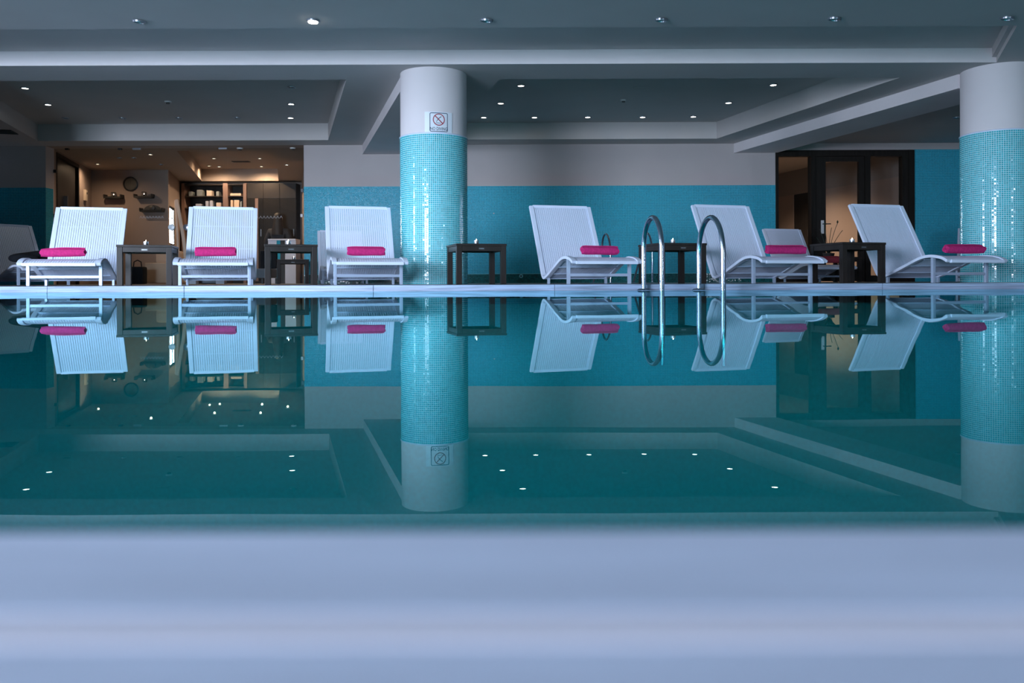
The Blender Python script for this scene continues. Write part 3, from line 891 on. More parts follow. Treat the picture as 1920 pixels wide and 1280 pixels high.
for i, (px, w, lab, tilt, flap) in enumerate(towels):
    D_ = 7.13
    make_towel(w * D_ / F / .985, .0465, M_towel, lab, ((px - 960) / F * D_, D_, .284 + .018), ANG, tilt * .5, i, flap)
off = Matrix.Rotation(ANG, 2) @ Vector((0.02, .16))
make_towel(.34, .055, M_towel2, 'dull red rolled towel on the small far lounger before the dark doors', (p_br[0] + off.x, p_br[1] + off.y, .284 + .018), ANG, 0, 9)

# black garment on the shaded lounger
def skin_obj(name, pts, edges, radii, m, parent, sub=1, flat=None):
    me = bpy.data.meshes.new(name); me.from_pydata(pts, edges, [])
    o = bpy.data.objects.new(name, me); C.objects.link(o)
    md = o.modifiers.new('skin', 'SKIN'); md.use_smooth_shade = True
    if not me.skin_vertices: me.skin_vertices.new()
    for i, r in enumerate(radii):
        rv = r if isinstance(r, tuple) else (r, r)
        me.skin_vertices[0].data[i].radius = rv
    me.skin_vertices[0].data[0].use_root = True
    sd = o.modifiers.new('sub', 'SUBSURF'); sd.levels = sub; sd.render_levels = sub
    dg = bpy.context.evaluated_depsgraph_get(); dg.update()
    me2 = bpy.data.meshes.new_from_object(o.evaluated_get(dg))
    bpy.data.objects.remove(o)
    me2.name = name; me2.materials.clear(); me2.materials.append(m)
    me2.polygons.foreach_set('use_smooth', [True] * len(me2.polygons))
    o2 = bpy.data.objects.new(name, me2); C.objects.link(o2)
    if parent: o2.parent = parent
    return o2
Mbl = Matrix.Translation(p_bl) @ Matrix.Rotation(BLa, 4, 'Z')
gt = thing('garment', 'black garment dropped across the shaded lounger at the left edge', 'clothing', tuple(Mbl @ Vector((-.13, .20, .236 + .058))), BLa)
skin_obj('cloth', [(-.30, -.05, .03), (-.18, 0, .05), (-.05, .03, .045), (.10, 0, .06), (.24, .06, .05), (.30, .16, .03), (-.12, -.10, .03), (.02, -.12, .03)],
         [(0, 1), (1, 2), (2, 3), (3, 4), (4, 5), (1, 6), (6, 7)], [(.05, .05), (.09, .085), (.08, .07), (.09, .09), (.08, .07), (.05, .04), (.06, .05), (.05, .04)], M_black, gt, 2)

# ------------------------------------------------------------------ side tables and tealights
TW = 0.465; TH = 0.366
def make_table(label, loc, rz, group):
    t = thing('side_table', label, 'side table', loc, rz, group)
    h = TW / 2
    MB().box(-h, h, -h, h, TH - .020, TH).build('tabletop', M_wood, t, bevel=.003)
    lw = .048
    for sx_ in (-1, 1):
        for sy_ in (-1, 1):
            x0 = sx_ * (h - .004); x1 = sx_ * (h - .004 - lw); y0 = sy_ * (h - .004); y1 = sy_ * (h - .004 - lw)
            MB().box(min(x0, x1), max(x0, x1), min(y0, y1), max(y0, y1), 0, TH - .020).build('leg', M_wood, t, bevel=.003)
    for sg_ in (-1, 1):
        y = sg_ * (h - .018)
        MB().box(-h + .053, h - .053, y - .01, y + .01, TH - .066, TH - .0205).build('apron', M_wood, t, bevel=.002)
        MB().box(y - .01, y + .01, -h + .053, h - .053, TH - .066, TH - .0205).build('apron', M_wood, t, bevel=.002)
    pl_ = MB().box(-.028, .028, -h + .0055, -h + .008, TH - .052, TH - .036).build('name_plate', M_plate, t, label='small metal plate on the apron')
    b = MB()
    for k in range(4): b.box(-.021 + k * .011, -.014 + k * .011, -h + .0045, -h + .0054, TH - .048, TH - .040)
    b.build('plate_marks', M_rimmetal, pl_)
    return t
TD = 7.12
def table_loc(pxl, pxr, D=TD):
    """front-left corner seen at pxl, front-right at pxr; returns the table centre"""
    xl = (pxl - 960) / F * D
    off = Matrix.Rotation(ANG, 2) @ Vector((TW / 2, TW / 2))
    return (xl + off.x, D + off.y, DECK)
tables = [((217.5, 314), TD, 'dark wooden side table between the first and second loungers'),
          ((495.5, 591), TD, 'dark wooden side table in front of the reception desk'),
          ((856, 952), TD, 'dark wooden side table overlapping the middle pillar'),
          ((1238, 1334), TD, 'dark wooden side table behind the pool ladder handrails'),
          ((1580, 1673), TD, 'dark wooden side table seen corner-on before the dark doors, plant behind it'),
          ((519, 576), 11.85, 'small looking dark table far behind, framed by the legs of the one before the reception'),
          ((1566, 1620), 11.6, 'far dark table holding the plant before the dark doors')]
TLOC = []
for i, (pp, D_, lab) in enumerate(tables):
    loc = table_loc(*pp, D_); TLOC.append(loc)
    grp = 'dark wooden side tables'
    if i == 0: T0 = make_table(lab, loc, ANG, grp)
    else:
        c = link_copy(T0); c.location = loc; c['label'] = lab; c.rotation_euler = (0, 0, ANG)
def make_tealight(label, loc):
    t = thing('tealight', label, 'candle', loc, 0, 'tealights on the side tables')
    MB().lathe([(.012, 0), (.0205, 0), (.022, .003), (.0215, .039), (.0178, .039), (.0172, .026)], 20).build('cup', M_chrome, t, smooth=True)
    MB().lathe([(.0165, .010), (.0168, .0258)], 16).build('wax', M_wax, t)
    MB().tube([(0, 0, .0258), (0.001, 0, .034)], .0012, 5).build('wick', M_dark, t)
    MB().lathe([(.0012, .034), (.0040, .038), (.0044, .042), (.0028, .048), (.0006, .053)], 10).build('flame', M_flame, t, smooth=True)
    return t
cand = [(274, 0, 'silver tealight on the table between the first two loungers'), (541, 1, 'silver tealight on the table before the reception desk'),
        (893.5, 2, 'silver tealight on the table by the middle pillar'), (1262, 3, 'silver tealight on the table behind the pool ladder'),
        (1598, 4, 'silver tealight on the corner-on table before the dark doors'), (551, 5, 'silver tealight on the far small table by the reception')]
for i, (px, ti, lab) in enumerate(cand):
    D_ = TLOC[ti][1] - (.02 if ti != 4 else -.02)
    loc = ((px - 960) / F * D_, D_, DECK + TH + .001)
    if i == 0: K0 = make_tealight(lab, loc)
    else:
        c = link_copy(K0); c.location = loc; c['label'] = lab

# ------------------------------------------------------------------ handrails
def make_rail(label, pxf, pxw, top_py):
    Df = 6.2
    xf = (pxf - 960) / F * Df
    k = (pxw - 960) / F
    d = (k * Df - xf) / (k - SK)
    A = Vector((xf, Df, 0)); Bp = Vector((xf - SK * d, Df - d, 0))
    t = thing('pool_handrail', label, 'handrail', (A.x, A.y, 0.0015), 0, 'chrome pool ladder handrails')
    ztop = P((pxf + pxw) / 2, top_py, (A.y + Bp.y) / 2).z - .017
    v = Bp - A; half = v.length / 2
    pts = [Vector((0, 0, 0)), Vector((0, 0, ztop * .45))]
    zc = ztop - half * 1.55
    for q in range(0, 19):
        a = PI - PI * q / 18
        pts.append(v * (.5 + .5 * math.cos(a)) + Vector((0, 0, zc + math.sin(a) * half * 1.55)))
    pts.append(v + Vector((0, 0, ztop * .2))); pts.append(v + Vector((0, 0, -.55)))
    MB().tube(pts, .0192, 18).build('rail', M_steel, t, smooth=True)
    MB().lathe([(.0193, 0), (.052, 0), (.053, .004), (.046, .010), (.024, .014), (.0193, .014)], 28).build('flange', M_steel, t, smooth=True)
    return t
make_rail('chrome pool handrail, the one nearer the middle pillar', 1207, 1241, 404)
make_rail('chrome pool handrail in front of the lounger with its back to the dark doors', 1310.5, 1356, 403.5)
def make_back_rail(label, pa, pb, ptop, D_):
    """pa: foot of the slanted leg, pb: foot of the upright leg, ptop: crown (pixels)"""
    A = P(pa, 530, D_ + .25); B_ = P(pb, 530, D_ - .15); T = P(ptop[0], ptop[1], D_)
    A.z = B_.z = DECK
    t = thing('deck_handrail', label, 'handrail', (B_.x, B_.y, DECK), 0, 'slim steel handrails near the back wall')
    o = Vector((B_.x, B_.y, DECK))
    w = (B_ - A); 
    pts = [B_ - o, (B_ - o) * .0 + Vector((0, 0, (T.z - DECK) * .6))]
    top = T - o
    end = A - o
    pk = pts[-1]; pe = Vector((top.x * 1.6, top.y * 1.6, pk.z))
    pe = end + (Vector((top.x, top.y, top.z)) - end) * .70
    for q in range(1, 13):
        f = q / 12
        a = PI * f
        c0 = pk.lerp(pe, .5 - .5 * math.cos(a))
        hgt = top.z - (pk.z + pe.z) / 2
        pts.append(Vector((c0.x, c0.y, c0.z + hgt * math.sin(a))))
    pts.append(end)
    MB().tube(pts, .0135, 12).build('rail', M_steel, t, smooth=True)
    MB().lathe([(.014, 0), (.035, 0), (.033, .008), (.014, .010)], 20).build('flange', M_steel, t, smooth=True)
    MB().lathe([(.014, 0), (.035, 0), (.033, .008), (.014, .010)], 20, c=tuple(end)).build('flange', M_steel, t, smooth=True)
    return t
make_back_rail('slim dark steel handrail behind the towel of the lounger by the ladder', 1112, 1145, (1136, 439), 10.3)
make_back_rail('slim steel handrail with a slanting leg behind the nearer pool handrail', 1187, 1223, (1213, 437), 10.3)

# ------------------------------------------------------------------ ceiling lights and sensors
def downlight(label, px, py, zc, lit, r=.052, warm=False, tilt=0.0, power=0.0, group='ceiling downlights', drop=0.0):
    v = P(px, py, 1.0) - Vector((0, 0, H)); D_ = (zc - H) / v.z
    loc = Vector((v.x * D_, D_, zc))
    t = thing('downlight', label, 'ceiling light', loc, 0, group)
    Mt = Matrix.Rotation(tilt, 4, 'X') @ Matrix.Rotation(tilt * .7, 4, 'Y')
    MB().lathe([(r * .74, .004), (r, .004), (r * 1.02, -.003), (r * .97, -.010 - tilt * .03), (r * .80, -.012 - tilt * .03), (r * .74, -.004)], 26, M=Mt).build('trim_ring', M_rimmetal, t, smooth=True)
    m = (M_lampwarm if warm else M_lampon) if lit else M_lampoff
    MB().lathe([(r * .2, -.0065 - drop), (r * .70, -.006 - drop), (r * .76, -.002)], 22, M=Mt).build('lamp_glass', m, t)
    if lit and power:
        ld = bpy.data.lights.new('downlight_lamp', 'SPOT'); ld.energy = power; ld.color = (1.0, .66, .42) if warm else (1.0, .86, .72)
        ld.spot_size = math.radians(168 if warm else 110); ld.spot_blend = .8; ld.shadow_soft_size = .016
        lo = bpy.data.objects.new('downlight_lamp', ld); C.objects.link(lo); lo.parent = t; lo.location = (0, 0, -.03)
    return t
ords = ['first', 'second', 'third', 'fourth', 'fifth', 'sixth']
for i, (px, py) in enumerate([(260, 39), (587, 38), (912, 37), (1239, 36), (1564, 34), (1888, 33)]):
    lit = i == 1
    downlight('lit round spotlight glowing alone in the front row over the pool' if lit else 'unlit round spotlight, %s from the left in the front row over the pool' % ords[i],
              px, py, ZS, lit, r=.054, tilt=.05 if lit else .16, power=8 if lit else 0, drop=.016 if lit else 0, group='front row spotlights')
for px, py, lit, lab in [(47, 164.5, 1, 'lit downlight nearest the left edge in the left ceiling tray'), (90, 195.5, 1, 'second lit downlight on the left side of the left ceiling tray'),
                         (547, 163, 0, 'unlit downlight at the near right corner of the left ceiling tray'), (546, 194.5, 1, 'lit downlight midway on the right side of the left ceiling tray'), (545, 220.5, 1, 'lit downlight at the far right corner of the left ceiling tray'),
                         (123, 221, 0, 'unlit downlight, leftmost in the far row of the left ceiling tray'), (229.5, 221, 0, 'unlit downlight, second from left in the far row of the left ceiling tray'),
                         (335.5, 221, 0, 'unlit downlight, third from left in the far row of the left ceiling tray'), (445, 220.5, 0, 'unlit downlight, fourth from left in the far row of the left ceiling tray')]:
    downlight(lab, px, py, ZTRAY, lit, power=5 if lit else 0, group='downlights of the left ceiling tray')
for px, py, lab in [(977, 160, 'lit downlight at the near left corner of the right ceiling tray'), (939, 193, 'lit downlight midway on the left side of the right ceiling tray'),
                    (907, 219.5, 'lit downlight at the far left corner of the right ceiling tray'), (1002, 219.5, 'lit downlight, second from left in the far row of the right ceiling tray'),
                    (1102, 219, 'lit downlight, third from left in the far row of the right ceiling tray'), (1205, 219, 'lit downlight, fourth from left in the far row of the right ceiling tray'),
                    (1300, 218, 'lit downlight at the far right corner of the right ceiling tray'), (1366, 192, 'lit downlight midway on the right side of the right ceiling tray'), (1450, 158.5, 'lit downlight at the near right corner of the right ceiling tray')]:
    downlight(lab, px, py, ZTRAY, 1, power=5, group='downlights of the right ceiling tray')
for px, py, z, lit, pw, lab in [(183, 307, ZS, 1, 30, 'warm lit lounge downlight nearest the dark side door'), (282, 289, ZS, 1, 30, 'warm lit lounge downlight left of the lounge tray'),
                                (224, 295.5, ZS, 0, 0, 'dim lounge downlight left of the glass joint'), (251, 295.5, ZS, 0, 0, 'dim lounge downlight just right of the glass joint'), (302, 308, ZS, 0, 0, 'unlit lounge downlight beside the sloping tray edge'),
                                (401, 296.5, ZTRAY, 1, 28, 'warm lit downlight, near left in the lounge tray'), (392, 310.5, ZTRAY, 1, 28, 'warm lit downlight, far left in the lounge tray'),
                                (411, 312, ZTRAY, 1, 28, 'warm lit downlight, second of the far row in the lounge tray'), (487, 296.5, ZTRAY, 1, 28, 'warm lit downlight, near right in the lounge tray'),
                                (490, 311.5, ZTRAY, 1, 70, 'warm lit downlight, far right in the lounge tray'), (538, 308.5, ZS, 1, 26, 'warm lit lounge downlight right of the lounge tray')]:
    downlight(lab, px, py, z, lit, r=.045, warm=True, power=pw, group='lounge downlights')
downlight('small fitting on the dark ceiling beside the right pillar', 1794, 220, ZS, 0, r=.05)
# corridor lamp (hidden behind the door head, lights the beige walls)
t = thing('downlight', 'warm corridor downlight behind the dark doors', 'ceiling light', (4.85, 14.9, ZC), 0, 'corridor downlights')
MB().lathe([(.035, .003), (.05, .003), (.05, -.008), (.035, -.006)], 20).build('trim_ring', M_rimmetal, t)
ld = bpy.data.lights.new('downlight_lamp', 'SPOT'); ld.energy = 330; ld.color = (1, .68, .46); ld.spot_size = math.radians(140); ld.spot_blend = .8; ld.shadow_soft_size = .05
lo = bpy.data.objects.new('downlight_lamp', ld); C.objects.link(lo); lo.parent = t; lo.location = (0, 0, -.03)

def sensor(label, px, py, zc, r=.045, name='smoke_detector', h=.035, m=None):
    v = P(px, py, 1.0) - Vector((0, 0, H)); D_ = (zc - H) / v.z
    t = thing(name, label, 'sensor' if name == 'smoke_detector' else 'speaker', (v.x * D_, D_, zc))
    MB().lathe([(r * .98, 0.002), (r, -.004), (r * .95, -h * .45), (r * .6, -h * .6)], 24).build('base', m or M_sensor, t, smooth=True)
    MB().lathe([(r * .62, -h * .55), (r * .5, -h), (r * .1, -h * 1.03)], 20).build('cap', M_dark if name == 'smoke_detector' else (m or M_sensor), t, smooth=True)
sensor('small white ceiling sensor in the left tray', 315, 190, ZTRAY)
sensor('small dark ceiling sensor in the right tray', 1169, 187, ZTRAY, .04)
sensor('flat round ceiling speaker in the left tray', 304, 170.5, ZTRAY, .10, 'ceiling_speaker', .006, M_ceil)
sensor('flat round ceiling speaker in the right tray', 1201, 164.5, ZTRAY, .10, 'ceiling_speaker', .006, M_ceil)
sensor('small ceiling sensor inside the glass, above the clock side of the reception', 450, 277.5, ZS - .001, .05)
sensor('small ceiling sensor near the right end of the glass', 549, 277, ZS - .001, .045)
v = P(452, 302.5, 1.0) - Vector((0, 0, H)); D_ = (ZTRAY - H) / v.z
t = thing('ceiling_vent', 'dark slotted ventilation grille in the lounge tray', 'vent', (v.x * D_, D_, ZTRAY))
b = MB(); b.box(-.17, .17, -.06, -.05, -.012, 0); b.box(-.17, .17, .05, .06, -.012, 0); b.box(-.17, -.16, -.05, .05, -.012, 0); b.box(.16, .17, -.05, .05, -.012, 0)
b.build('vent_frame', M_dark, t)
for k in range(4): MB().box(-.16, .16, -.04 + k * .024, -.03 + k * .024, -.010, -.002).build('slat', M_dark, t)
v = P(8, 246, 1.0) - Vector((0, 0, H)); D_ = (ZS - H) / v.z
t = thing('ceiling_vent', 'black ventilation grille at the left edge of the ceiling', 'vent', (v.x * D_ - .1, D_, ZS), ANG)
b = MB(); b.box(-.22, .22, -.16, -.14, -.01, 0); b.box(-.22, .22, .14, .16, -.01, 0); b.box(-.22, -.2, -.14, .14, -.01, 0); b.box(.2, .22, -.14, .14, -.01, 0)
b.build('vent_frame', M_dark, t)
for k in range(7): MB().box(-.2, .2, -.13 + k * .04, -.105 + k * .04, -.008, -.002).build('slat', M_dark, t)

# small fittings on the mosaic wall
p = P(977, 517.5, DW)
t = thing('wall_socket', 'small pale ring fitting in the green plinth left of the pool ladder', 'fitting', (p.x, DW - .0145, p.z))
MB().lathe([(.012, 0), (.03, 0), (.03, .008), (.02, .012), (.014, .004)], 20, M=Matrix.Rotation(PI / 2, 4, 'X')).build('ring', M_wgrout, t, smooth=True)
MB().lathe([(.004, .0045), (.013, .0045), (.013, .007), (.004, .007)], 16, M=Matrix.Rotation(PI / 2, 4, 'X')).build('plug', M_dark, t)
p = P(926, 400, DW)
t = thing('wall_hook', 'tiny white hook on the mosaic right of the middle pillar', 'hook', (p.x, DW - .0055, p.z))
MB().lathe([(.010, 0), (.012, .003), (.006, .012)], 14, M=Matrix.Rotation(PI / 2, 4, 'X')).build('button', M_sensor, t, smooth=True)

# ------------------------------------------------------------------ lounge contents
p = P(245, 345, DR1)
t = thing('wall_clock', 'round dark rimmed wall clock above the lounge shelves', 'clock', (p.x, DR1 - .001, p.z))
Mx = Matrix.Rotation(PI / 2, 4, 'X')
MB().lathe([(.10, 0), (.137, 0), (.14, .02), (.118, .025), (.112, .012)], 40, M=Mx).build('rim', M_dark, t, smooth=True)
MB().lathe([(.02, .006), (.114, .006), (.114, .009)], 36, M=Mx).build('face', M_clockface, t)
b = MB()
for k in range(12):
    a = k * PI / 6
    b.box(-.005, .005, -.0135, -.0105, .085, .108, Matrix.Rotation(a, 4, 'Y'))
b.build('hour_marks', M_dark, t)
MB().box(-.005, .005, -.0165, -.0140, -.01, .095, Matrix.Rotation(0.05, 4, 'Y')).build('minute_hand', M_dark, t)
MB().box(-.006, .006, -.0200, -.0170, -.01, .065, Matrix.Rotation(1.55, 4, 'Y')).build('hour_hand', M_dark, t)
def wall_shelf(px0, px1, py, label):
    a, c = P(px0, py, DR1), P(px1, py, DR1)
    w = c.x - a.x
    t = thing('wall_shelf', label, 'shelf', ((a.x + c.x) / 2, DR1 - .001, a.z))
    MB().box(-w / 2, w / 2, -.14, 0, 0, .02).build('shelf_board', M_dark, t)
    for s_ in (-1, 1): MB().box(s_ * w / 2 - .008, s_ * w / 2 + .008, -.14, 0, .0205, .075).build('end_bracket', M_dark, t)
    MB().box(-w / 2 + .01, w / 2 - .01, -.14, -.13, .021, .035).build('front_rail', M_dark, t)
    return t, a.z + .02, (a.x + c.x) / 2
for (p0, p1, py, lab, lab2) in ((201, 232, 373, 'small dark wall shelf left under the clock', 'small black lantern on the left wall shelf'), (257, 289.5, 372, 'small dark wall shelf right under the clock', 'small black lantern on the right wall shelf')):
    t, z, x = wall_shelf(p0, p1, py, lab)
    k = thing('lantern', lab2, 'lantern', (x, DR1 - .07, z), 0, 'lanterns on the lounge shelves')
    b = MB(); b.box(-.035, .035, -.03, .03, 0.0005, .01); b.box(-.035, .035, -.03, .03, .085, .1)
    for sx_ in (-1, 1):
        for sy_ in (-1, 1): b.box(sx_ * .03 - .005, sx_ * .03 + .005, sy_ * .025 - .005, sy_ * .025 + .005, .01, .085)
    b.build('cage', M_dark, k)
    MB().lathe([(.012, .0105), (.012, .05)], 12).build('candle', M_dark, k)
    MB().lathe([(.002, .05), (.007, .058), (.001, .072)], 10).build('flame', M_flame, k)
t, z, x = wall_shelf(268, 309, 398, 'wider dark wall shelf below the clock with a straw hat')
k = thing('straw_hat', 'dark straw hat standing on the wider wall shelf', 'hat', (x, DR1 - .05, z + .001))
b = MB(); n = 20
vs = [(.17 * math.cos(PI * i / n), -.012, .115 * math.sin(PI * i / n)) for i in range(n + 1)] + [(.17 * math.cos(PI * i / n), .012, .115 * math.sin(PI * i / n)) for i in range(n + 1)]
fs = [tuple(range(n + 1)), tuple(range(n + 1, 2 * n + 2))[::-1]] + [(i, i + 1, n + 2 + i, n + 1 + i) for i in range(n)] + [(n, 0, n + 1, 2 * n + 1)]
b.add(vs, fs); b.build('brim', M_pot, k, smooth=True)
MB().lathe([(.07, 0), (.065, .04), (.03, .055)], 18, M=Matrix.Translation((0, -.012, .055)) @ Matrix.Rotation(PI / 2, 4, 'X') @ Matrix.Scale(.8, 4)).build('crown', M_pot, k, smooth=True)
d_ = 14.75; 
t = thing('thermostat', 'pale thermostat box on the lit wall beside the dark side door', 'thermostat', (lx(d_), d_, P(168, 366, d_).z), ANG)
MB().box(0.001, .04, -.07, .07, -.10, .10).build('housing', mat('pale_housing', (.62, .52, .42, 1), .5), t, bevel=.004)
MB().box(.0405, .044, .01, .05, .02, .06).build('dial', M_dark, t)

# bookcase and dark cupboard on the reception wall
def XR_(px, d=DR2): return P(px, 400, d).x
bc = thing('bookcase', 'reddish wood bookcase with open dark bays behind the reception', 'bookcase', (0, DR2 - .36, DECK))
ztp = P(400, 344, DR2 - .3).z - DECK
DBc = DR2 - .36
xa = lambda px: P(px, 400, DBc).x
posts = [(340, 346), (418, 427), (456, 462)]
for p0, p1 in posts: MB().box(xa(p0), xa(p1), 0, .34, 0, ztp).build('upright', M_cabwood, bc)
MB().box(xa(346), xa(418), .31, .34, 0, ztp).build('back_panel', M_cab, bc)
MB().box(xa(427), xa(456), .31, .34, 0, ztp).build('back_panel', M_cab, bc)
shelf_py = [345, 367, 389, 420, 455, 490]
for p0, p1 in ((346, 418), (427, 456)):
    for py in shelf_py:
        z = P(400, py, DBc).z - DECK
        MB().box(xa(p0) + .001, xa(p1) - .001, .005, .309, z - .02, z).build('shelf', M_cab, bc)
k = 0
def book(px, py, w, h, lab, m=None, depth=.16):
    global k
    z = P(400, py, DBc).z + .0008
    x = xa(px)
    t = thing('book', lab, 'book', (x, DBc + .03, z), 0, 'books and boxes in the bookcase')
    MB().box(-w / 2, w / 2, 0, depth, 0, h).build('cover', m or M_paper, t)
    MB().box(-w / 2 + .004, w / 2 - .004, .004, depth + .004, h + .0002, h + .004).build('page_block', M_sensor, t)
M_tan = mat('tan_binder', (.60, .44, .32, 1), .6)
M_gr = mat('grey_binder', (.20, .22, .22, 1), .6)
for (px, py, wpx, hpx, lab, m) in [(356, 367, 6, 8, 'pale file, first on the upper shelf of the wide bay', M_gr), (373, 367, 10, 11, 'broad grey box on the upper shelf of the wide bay', M_gr), (391, 367, 9, 10, 'brown file box on the upper shelf near the middle upright', M_paper),
                                   (407, 367, 5, 8, 'thin pale file beside the middle upright', M_gr), (441, 366.5, 20, 4, 'tan books lying flat in the narrow bay', M_tan), (371, 389, 10, 7, 'pale box low on the second shelf of the wide bay', M_box),
                                   (387, 389, 5, 12, 'upright pale binder on the second shelf of the wide bay', M_box), (395, 389, 5, 13, 'second pale binder on the second shelf of the wide bay', M_box), (409, 389, 9, 9, 'pale tilted folder beside the middle upright', M_paper),
                                   (433.5, 389, 4, 14, 'slim tan binder in the narrow bay', M_tan), (442.5, 389, 9, 14, 'broad tan binder in the narrow bay', M_tan), (451, 389, 3, 11, 'slim grey binder in the narrow bay', M_gr)]:
    book(px, py, wpx * DBc / F, hpx * DBc / F, lab, m)
cbd = thing('cupboard', 'tall dark cupboard with plain doors behind the reception desk', 'cupboard', (xa(463), DBc, DECK))
wcb = xa(555) - xa(463)
MB().box(0, wcb, .02, .34, 0, ztp).build('body', M_cab, cbd)
zsp = P(500, 372, DBc).z - DECK
for i in range(3):
    x0 = wcb * i / 3 + .004; x1 = wcb * (i + 1) / 3 - .004
    dr = MB().box(x0, x1, 0, .019, .05, zsp - .004).build('door', M_doorw, cbd, bevel=.003)
    MB().box(x1 - .05, x1 - .035, -.02, -.001, 1.0, 1.15).build('handle', M_rimmetal, dr)
    MB().box(x0, x1, 0, .019, zsp + .004, ztp - .01).build('door', M_cab, cbd, bevel=.003)
MB().box(xa(479) - xa(463), xa(485) - xa(463), -.03, -.022, .05, zsp).build('cover_strip', M_cabwood, cbd)

# reception desk, person behind it
DD = 16.0
dk = thing('reception_desk', 'glossy white reception desk front with turquoise and dark panels', 'desk', (P(502, 500, DD).x, DD, DECK))
wd = P(554, 500, DD).x - P(502, 500, DD).x
hd = P(530, 447.5, DD).z - DECK
MB().box(0, wd, 0, .38, hd - .03, hd).build('desktop', M_deskw, dk, bevel=.004)
q = [(0, .30, M_deskw), (.31, .44, M_deskt), (.45, .60, M_cab), (.61, 1.0, M_deskw)]
for a, c_, m in q: MB().box(wd * a, wd * c_, .03, .06, 0, hd - .0305).build('front_panel', m, dk, bevel=.003)
MB().box(0.0, .03,   .061, .36, 0, hd - .0305).build('side_panel', M_deskw, dk)
MB().box(wd - .03, wd,   .061, .36, 0, hd - .0305).build('side_panel', M_deskw, dk)
px_ = P(522, 440, 16.60).x
pr = thing('person', 'person in dark clothes with long dark hair sitting behind the reception desk', 'person', (px_, 16.60, DECK), PI)
zt_ = P(522, 400, 16.60).z - DECK
hs = zt_ - 0.11                         # head centre
sh_ = zt_ - .34
pts = [(0, .02, .60), (0, .0, .80), (0, -.01, sh_ - .05), (0, 0, sh_ + .04), (0, .0, sh_ + .10),
       (-.17, 0, sh_ - .03), (-.25, .04, sh_ - .28), (-.20, -.0, sh_ - .48),
       (.17, 0, sh_ - .03), (.25, .04, sh_ - .28), (.20, -.0, sh_ - .48),
       (-.10, .02, .58), (-.12, -.02, .42), (-.12, 0, .08), (-.12, -.10, .04),
       (.10, .02, .58), (.12, -.02, .42), (.12, 0, .08), (.12, -.10, .04)]
ed = [(0, 1), (1, 2), (2, 3), (3, 4), (2, 5), (5, 6), (6, 7), (2, 8), (8, 9), (9, 10), (0, 11), (11, 12), (12, 13), (13, 14), (0, 15), (15, 16), (16, 17), (17, 18)]
ra = [(.17, .12), (.15, .11), (.17, .11), (.07, .07), (.055, .055), .075, .055, .042, .075, .055, .042, .10, .075, .05, .04, .10, .075, .05, .04]
body = skin_obj('body', pts, ed, ra, M_uniform, pr, 1)
hd_b = MB(); n = 16
hd_b.lathe([(.012, -.125), (.045, -.115), (.066, -.08), (.078, -.02), (.078, .03), (.066, .075), (.04, .102), (.008, .112)], 20, c=(0, 0, hs))
hd_b.add([(-.012, -.098, hs - .04), (.012, -.098, hs - .04), (0, -.075, hs + .012), (0, -.07, hs - .045)], [(0, 1, 2), (0, 3, 1), (0, 2, 3), (1, 3, 2)])
for s_ in (-1, 1): hd_b.box(s_ * .078 - .006, s_ * .078 + .006, -.01, .025, hs - .03, hs + .03)
hd_o = hd_b.build('head', M_skin, pr, smooth=True)
hb = MB()
hb.lathe([(.13, -.34), (.125, -.26), (.105, -.14), (.088, -.03), (.084, .05), (.068, .095), (.035, .118), (.006, .124)], 22, c=(0, .034, hs))
hb.build('hair', M_hair, hd_o, smooth=True)
fz = MB()
for s_ in (-1, 1): fz.box(s_ * .030 - .012, s_ * .030 + .012, -.0795, -.070, hs - .004, hs + .006)
fz.build('eyes', M_hair, hd_o)
MB().box(-.024, .024, -.074, -.064, hs - .068, hs - .058).build('mouth', M_towel2, hd_o, bevel=.003)
for s_ in (-1, 1):
    hp = [(0, 0, 0), (0, -.045, -.01), (0, -.075, -.015)]
    o0 = Vector((s_ * .20, -.0, sh_ - .48))
    hpts = [tuple(o0), tuple(o0 + Vector((-s_ * .02, -.05, -.01)))]; hedges = [(0, 1)]; hr = [.03, (.034, .018)]
    for fi in range(4):
        i0 = len(hpts); bx_ = (-.026 + fi * .017)
        ln = (.06, .07, .065, .05)[fi]
        b0 = o0 + Vector((-s_ * .02 + bx_, -.085, -.012))
        hpts += [tuple(b0), tuple(b0 + Vector((0, -ln * .5, -.006))), tuple(b0 + Vector((0, -ln, -.022)))]
        hedges += [(1, i0), (i0, i0 + 1), (i0 + 1, i0 + 2)]; hr += [.010, .009, .008]
    i0 = len(hpts)
    b0 = o0 + Vector((-s_ * .055, -.05, -.012)); hpts += [tuple(b0), tuple(b0 + Vector((-s_ * .02, -.035, -.008)))]
    hedges += [(1, i0), (i0, i0 + 1)]; hr += [.012, .009]
    skin_obj('hand', hpts, hedges, hr, M_skin, pr, 1)
st = thing('stool', 'dark stool under the person at the reception', 'stool', (px_, 16.66, DECK))
MB().lathe([(.17, .40), (.18, .41), (.18, .435), (.16, .445)], 24).build('seat', M_dark, st, smooth=True)
MB().lathe([(.025, .03), (.025, .399)], 14).build('stem', M_rimmetal, st, smooth=True)
MB().lathe([(.18, 0), (.18, .015), (.05, .03)], 24).build('foot', M_rimmetal, st, smooth=True)

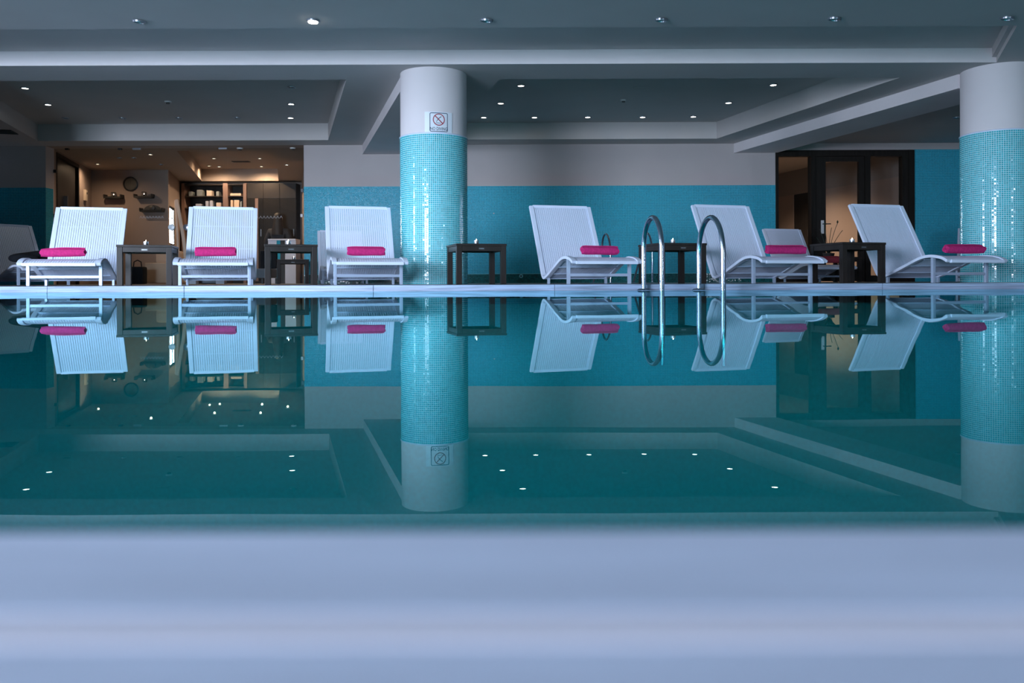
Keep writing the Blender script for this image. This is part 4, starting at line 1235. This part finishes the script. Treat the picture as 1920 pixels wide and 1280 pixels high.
# bent wooden pole
t = thing('wooden_pole', 'pale bent wooden strips meeting at the top beside the lounge window', 'sculpture', (P(350, 530, 13.6).x, 13.6, DECK))
o3 = Vector((P(350, 530, 13.6).x, 13.6, DECK))
def poly_px(pp, d): return [P(x, y, d) - o3 for x, y in pp]
c1 = catmull([tuple(v) for v in poly_px([(331, 374), (338, 410), (344, 445), (348, 480), (350, 512), (350, 529.5)], 13.6)], 5)
MB().tube(c1, 0, sq=(.055, .03), up=(0, 1, 0)).build('strip', M_pole, t, bevel=.004)
c2 = catmull([tuple(v) for v in poly_px([(329, 376), (332, 420), (334, 470), (333, 529.5)], 13.72)], 5)
MB().tube(c2, 0, sq=(.035, .03), up=(0, 1, 0)).build('strip', M_pole, t, bevel=.004)

# sofa, bag, chair and boxes seen under the tables
t = thing('sofa_seat', 'tan upholstered bench with a back cushion seen under the first side table', 'bench', (P(286, 530, 14.2).x, 14.2, DECK))
MB().box(-.14, .36, 0, .55, .02, .38).build('base', M_sofa, t, bevel=.02)
MB().box(-.08, .36, .30, .55, .382, .60).build('cushion', M_sofa, t, bevel=.05)
t = thing('bag', 'black bag on the floor left of the tan bench', 'bag', (P(258, 530, 13.6).x, 13.6, DECK))
MB().box(-.13, .13, -.09, .09, .001, .30).build('body', M_black, t, bevel=.04)
MB().tube([(-.07, 0, .29), (-.06, 0, .38), (0, 0, .41), (.06, 0, .38), (.07, 0, .29)], .010, 8).build('handle', M_black, t, smooth=True)
t = thing('armchair', 'dark low armchair right of the second lounger behind the glass', 'chair', (P(486, 530, 13.5).x, 13.5, DECK))
MB().box(-.12, .16, 0, .5, .10, .26).build('seat', M_grey, t, bevel=.03)
MB().box(-.12, .16, .42, .54, .262, .58).build('backrest', M_black, t, bevel=.03)
for x in (-.10, .14):
    for y in (.04, .5): MB().box(x - .015, x + .015, y - .015, y + .015, 0, .0995).build('leg', M_dark, t)
t = thing('pouf', 'rounded grey pouf seen under the second lounger', 'pouf', (P(400, 530, 13.9).x, 13.9, DECK))
MB().lathe([(.18, .001), (.27, .02), (.30, .10), (.27, .18), (.18, .20)], 28).build('body', M_grey, t, smooth=True)
for px, d, lab in ((362, 13.4, 'pale box on the floor under the left of the second lounger'), (415, 13.3, 'pale box on the floor before the grey pouf')):
    t = thing('box', lab, 'box', (P(px, 530, d).x, d, DECK), 0, 'pale boxes on the lounge floor')
    MB().box(-.07, .07, -.06, .06, .0005, .07).build('body', M_box, t, bevel=.004)
    MB().box(-.072, .072, -.062, .062, .0702, .085).build('lid', M_box, t, bevel=.003)

# plant on the far table before the dark doors
lp = TLOC[6]
t = thing('potted_plant', 'dark grassy plant in a low pot on the far table before the dark doors', 'plant', (lp[0] - .14, lp[1], DECK + TH + .001))
MB().lathe([(.05, 0), (.07, .005), (.085, .06), (.078, .062), (.07, .055)], 22).build('pot', M_pot, t, smooth=True)
rnd = random.Random(4)
for i in range(9):
    a = rnd.uniform(0, 2 * PI); ln = rnd.uniform(.16, .26); w = .03
    b = MB(); vs = []; fs = []
    for k_ in range(6):
        f = k_ / 5
        x = math.cos(a) * ln * f * .9; y = math.sin(a) * ln * f * .9; z = .05 + .15 * math.sin(f * 2.2)
        ww = w * math.sin(PI * min(.98, f * .85 + .15))
        vs += [(x - math.sin(a) * ww, y + math.cos(a) * ww, z), (x + math.sin(a) * ww, y - math.cos(a) * ww, z), (x, y, z - .006)]
    for k_ in range(5):
        for j in range(3): fs.append((k_ * 3 + j, k_ * 3 + (j + 1) % 3, k_ * 3 + 3 + (j + 1) % 3, k_ * 3 + 3 + j))
    b.add(vs, fs); b.build('leaf', M_leaf, t, smooth=True)
for i, (dx, h_) in enumerate(((-.11, .42), (-.05, .47), (.03, .44), (.10, .50), (.16, .40), (-.15, .30))):
    pts = [(dx * .2, 0, .05), (dx * .5, .01, h_ * .5), (dx * 1.0, .0, h_ * .85), (dx * 1.25, -.02, h_)]
    st_ = MB().tube(catmull(pts, 4), .004, 6).build('stem', M_leaf, t, smooth=True)
    if i in (3, 1):
        MB().lathe([(.002, 0), (.014, .015), (.012, .035), (.002, .05)], 10, c=pts[-1]).build('bud', M_leaf, st_, smooth=True)
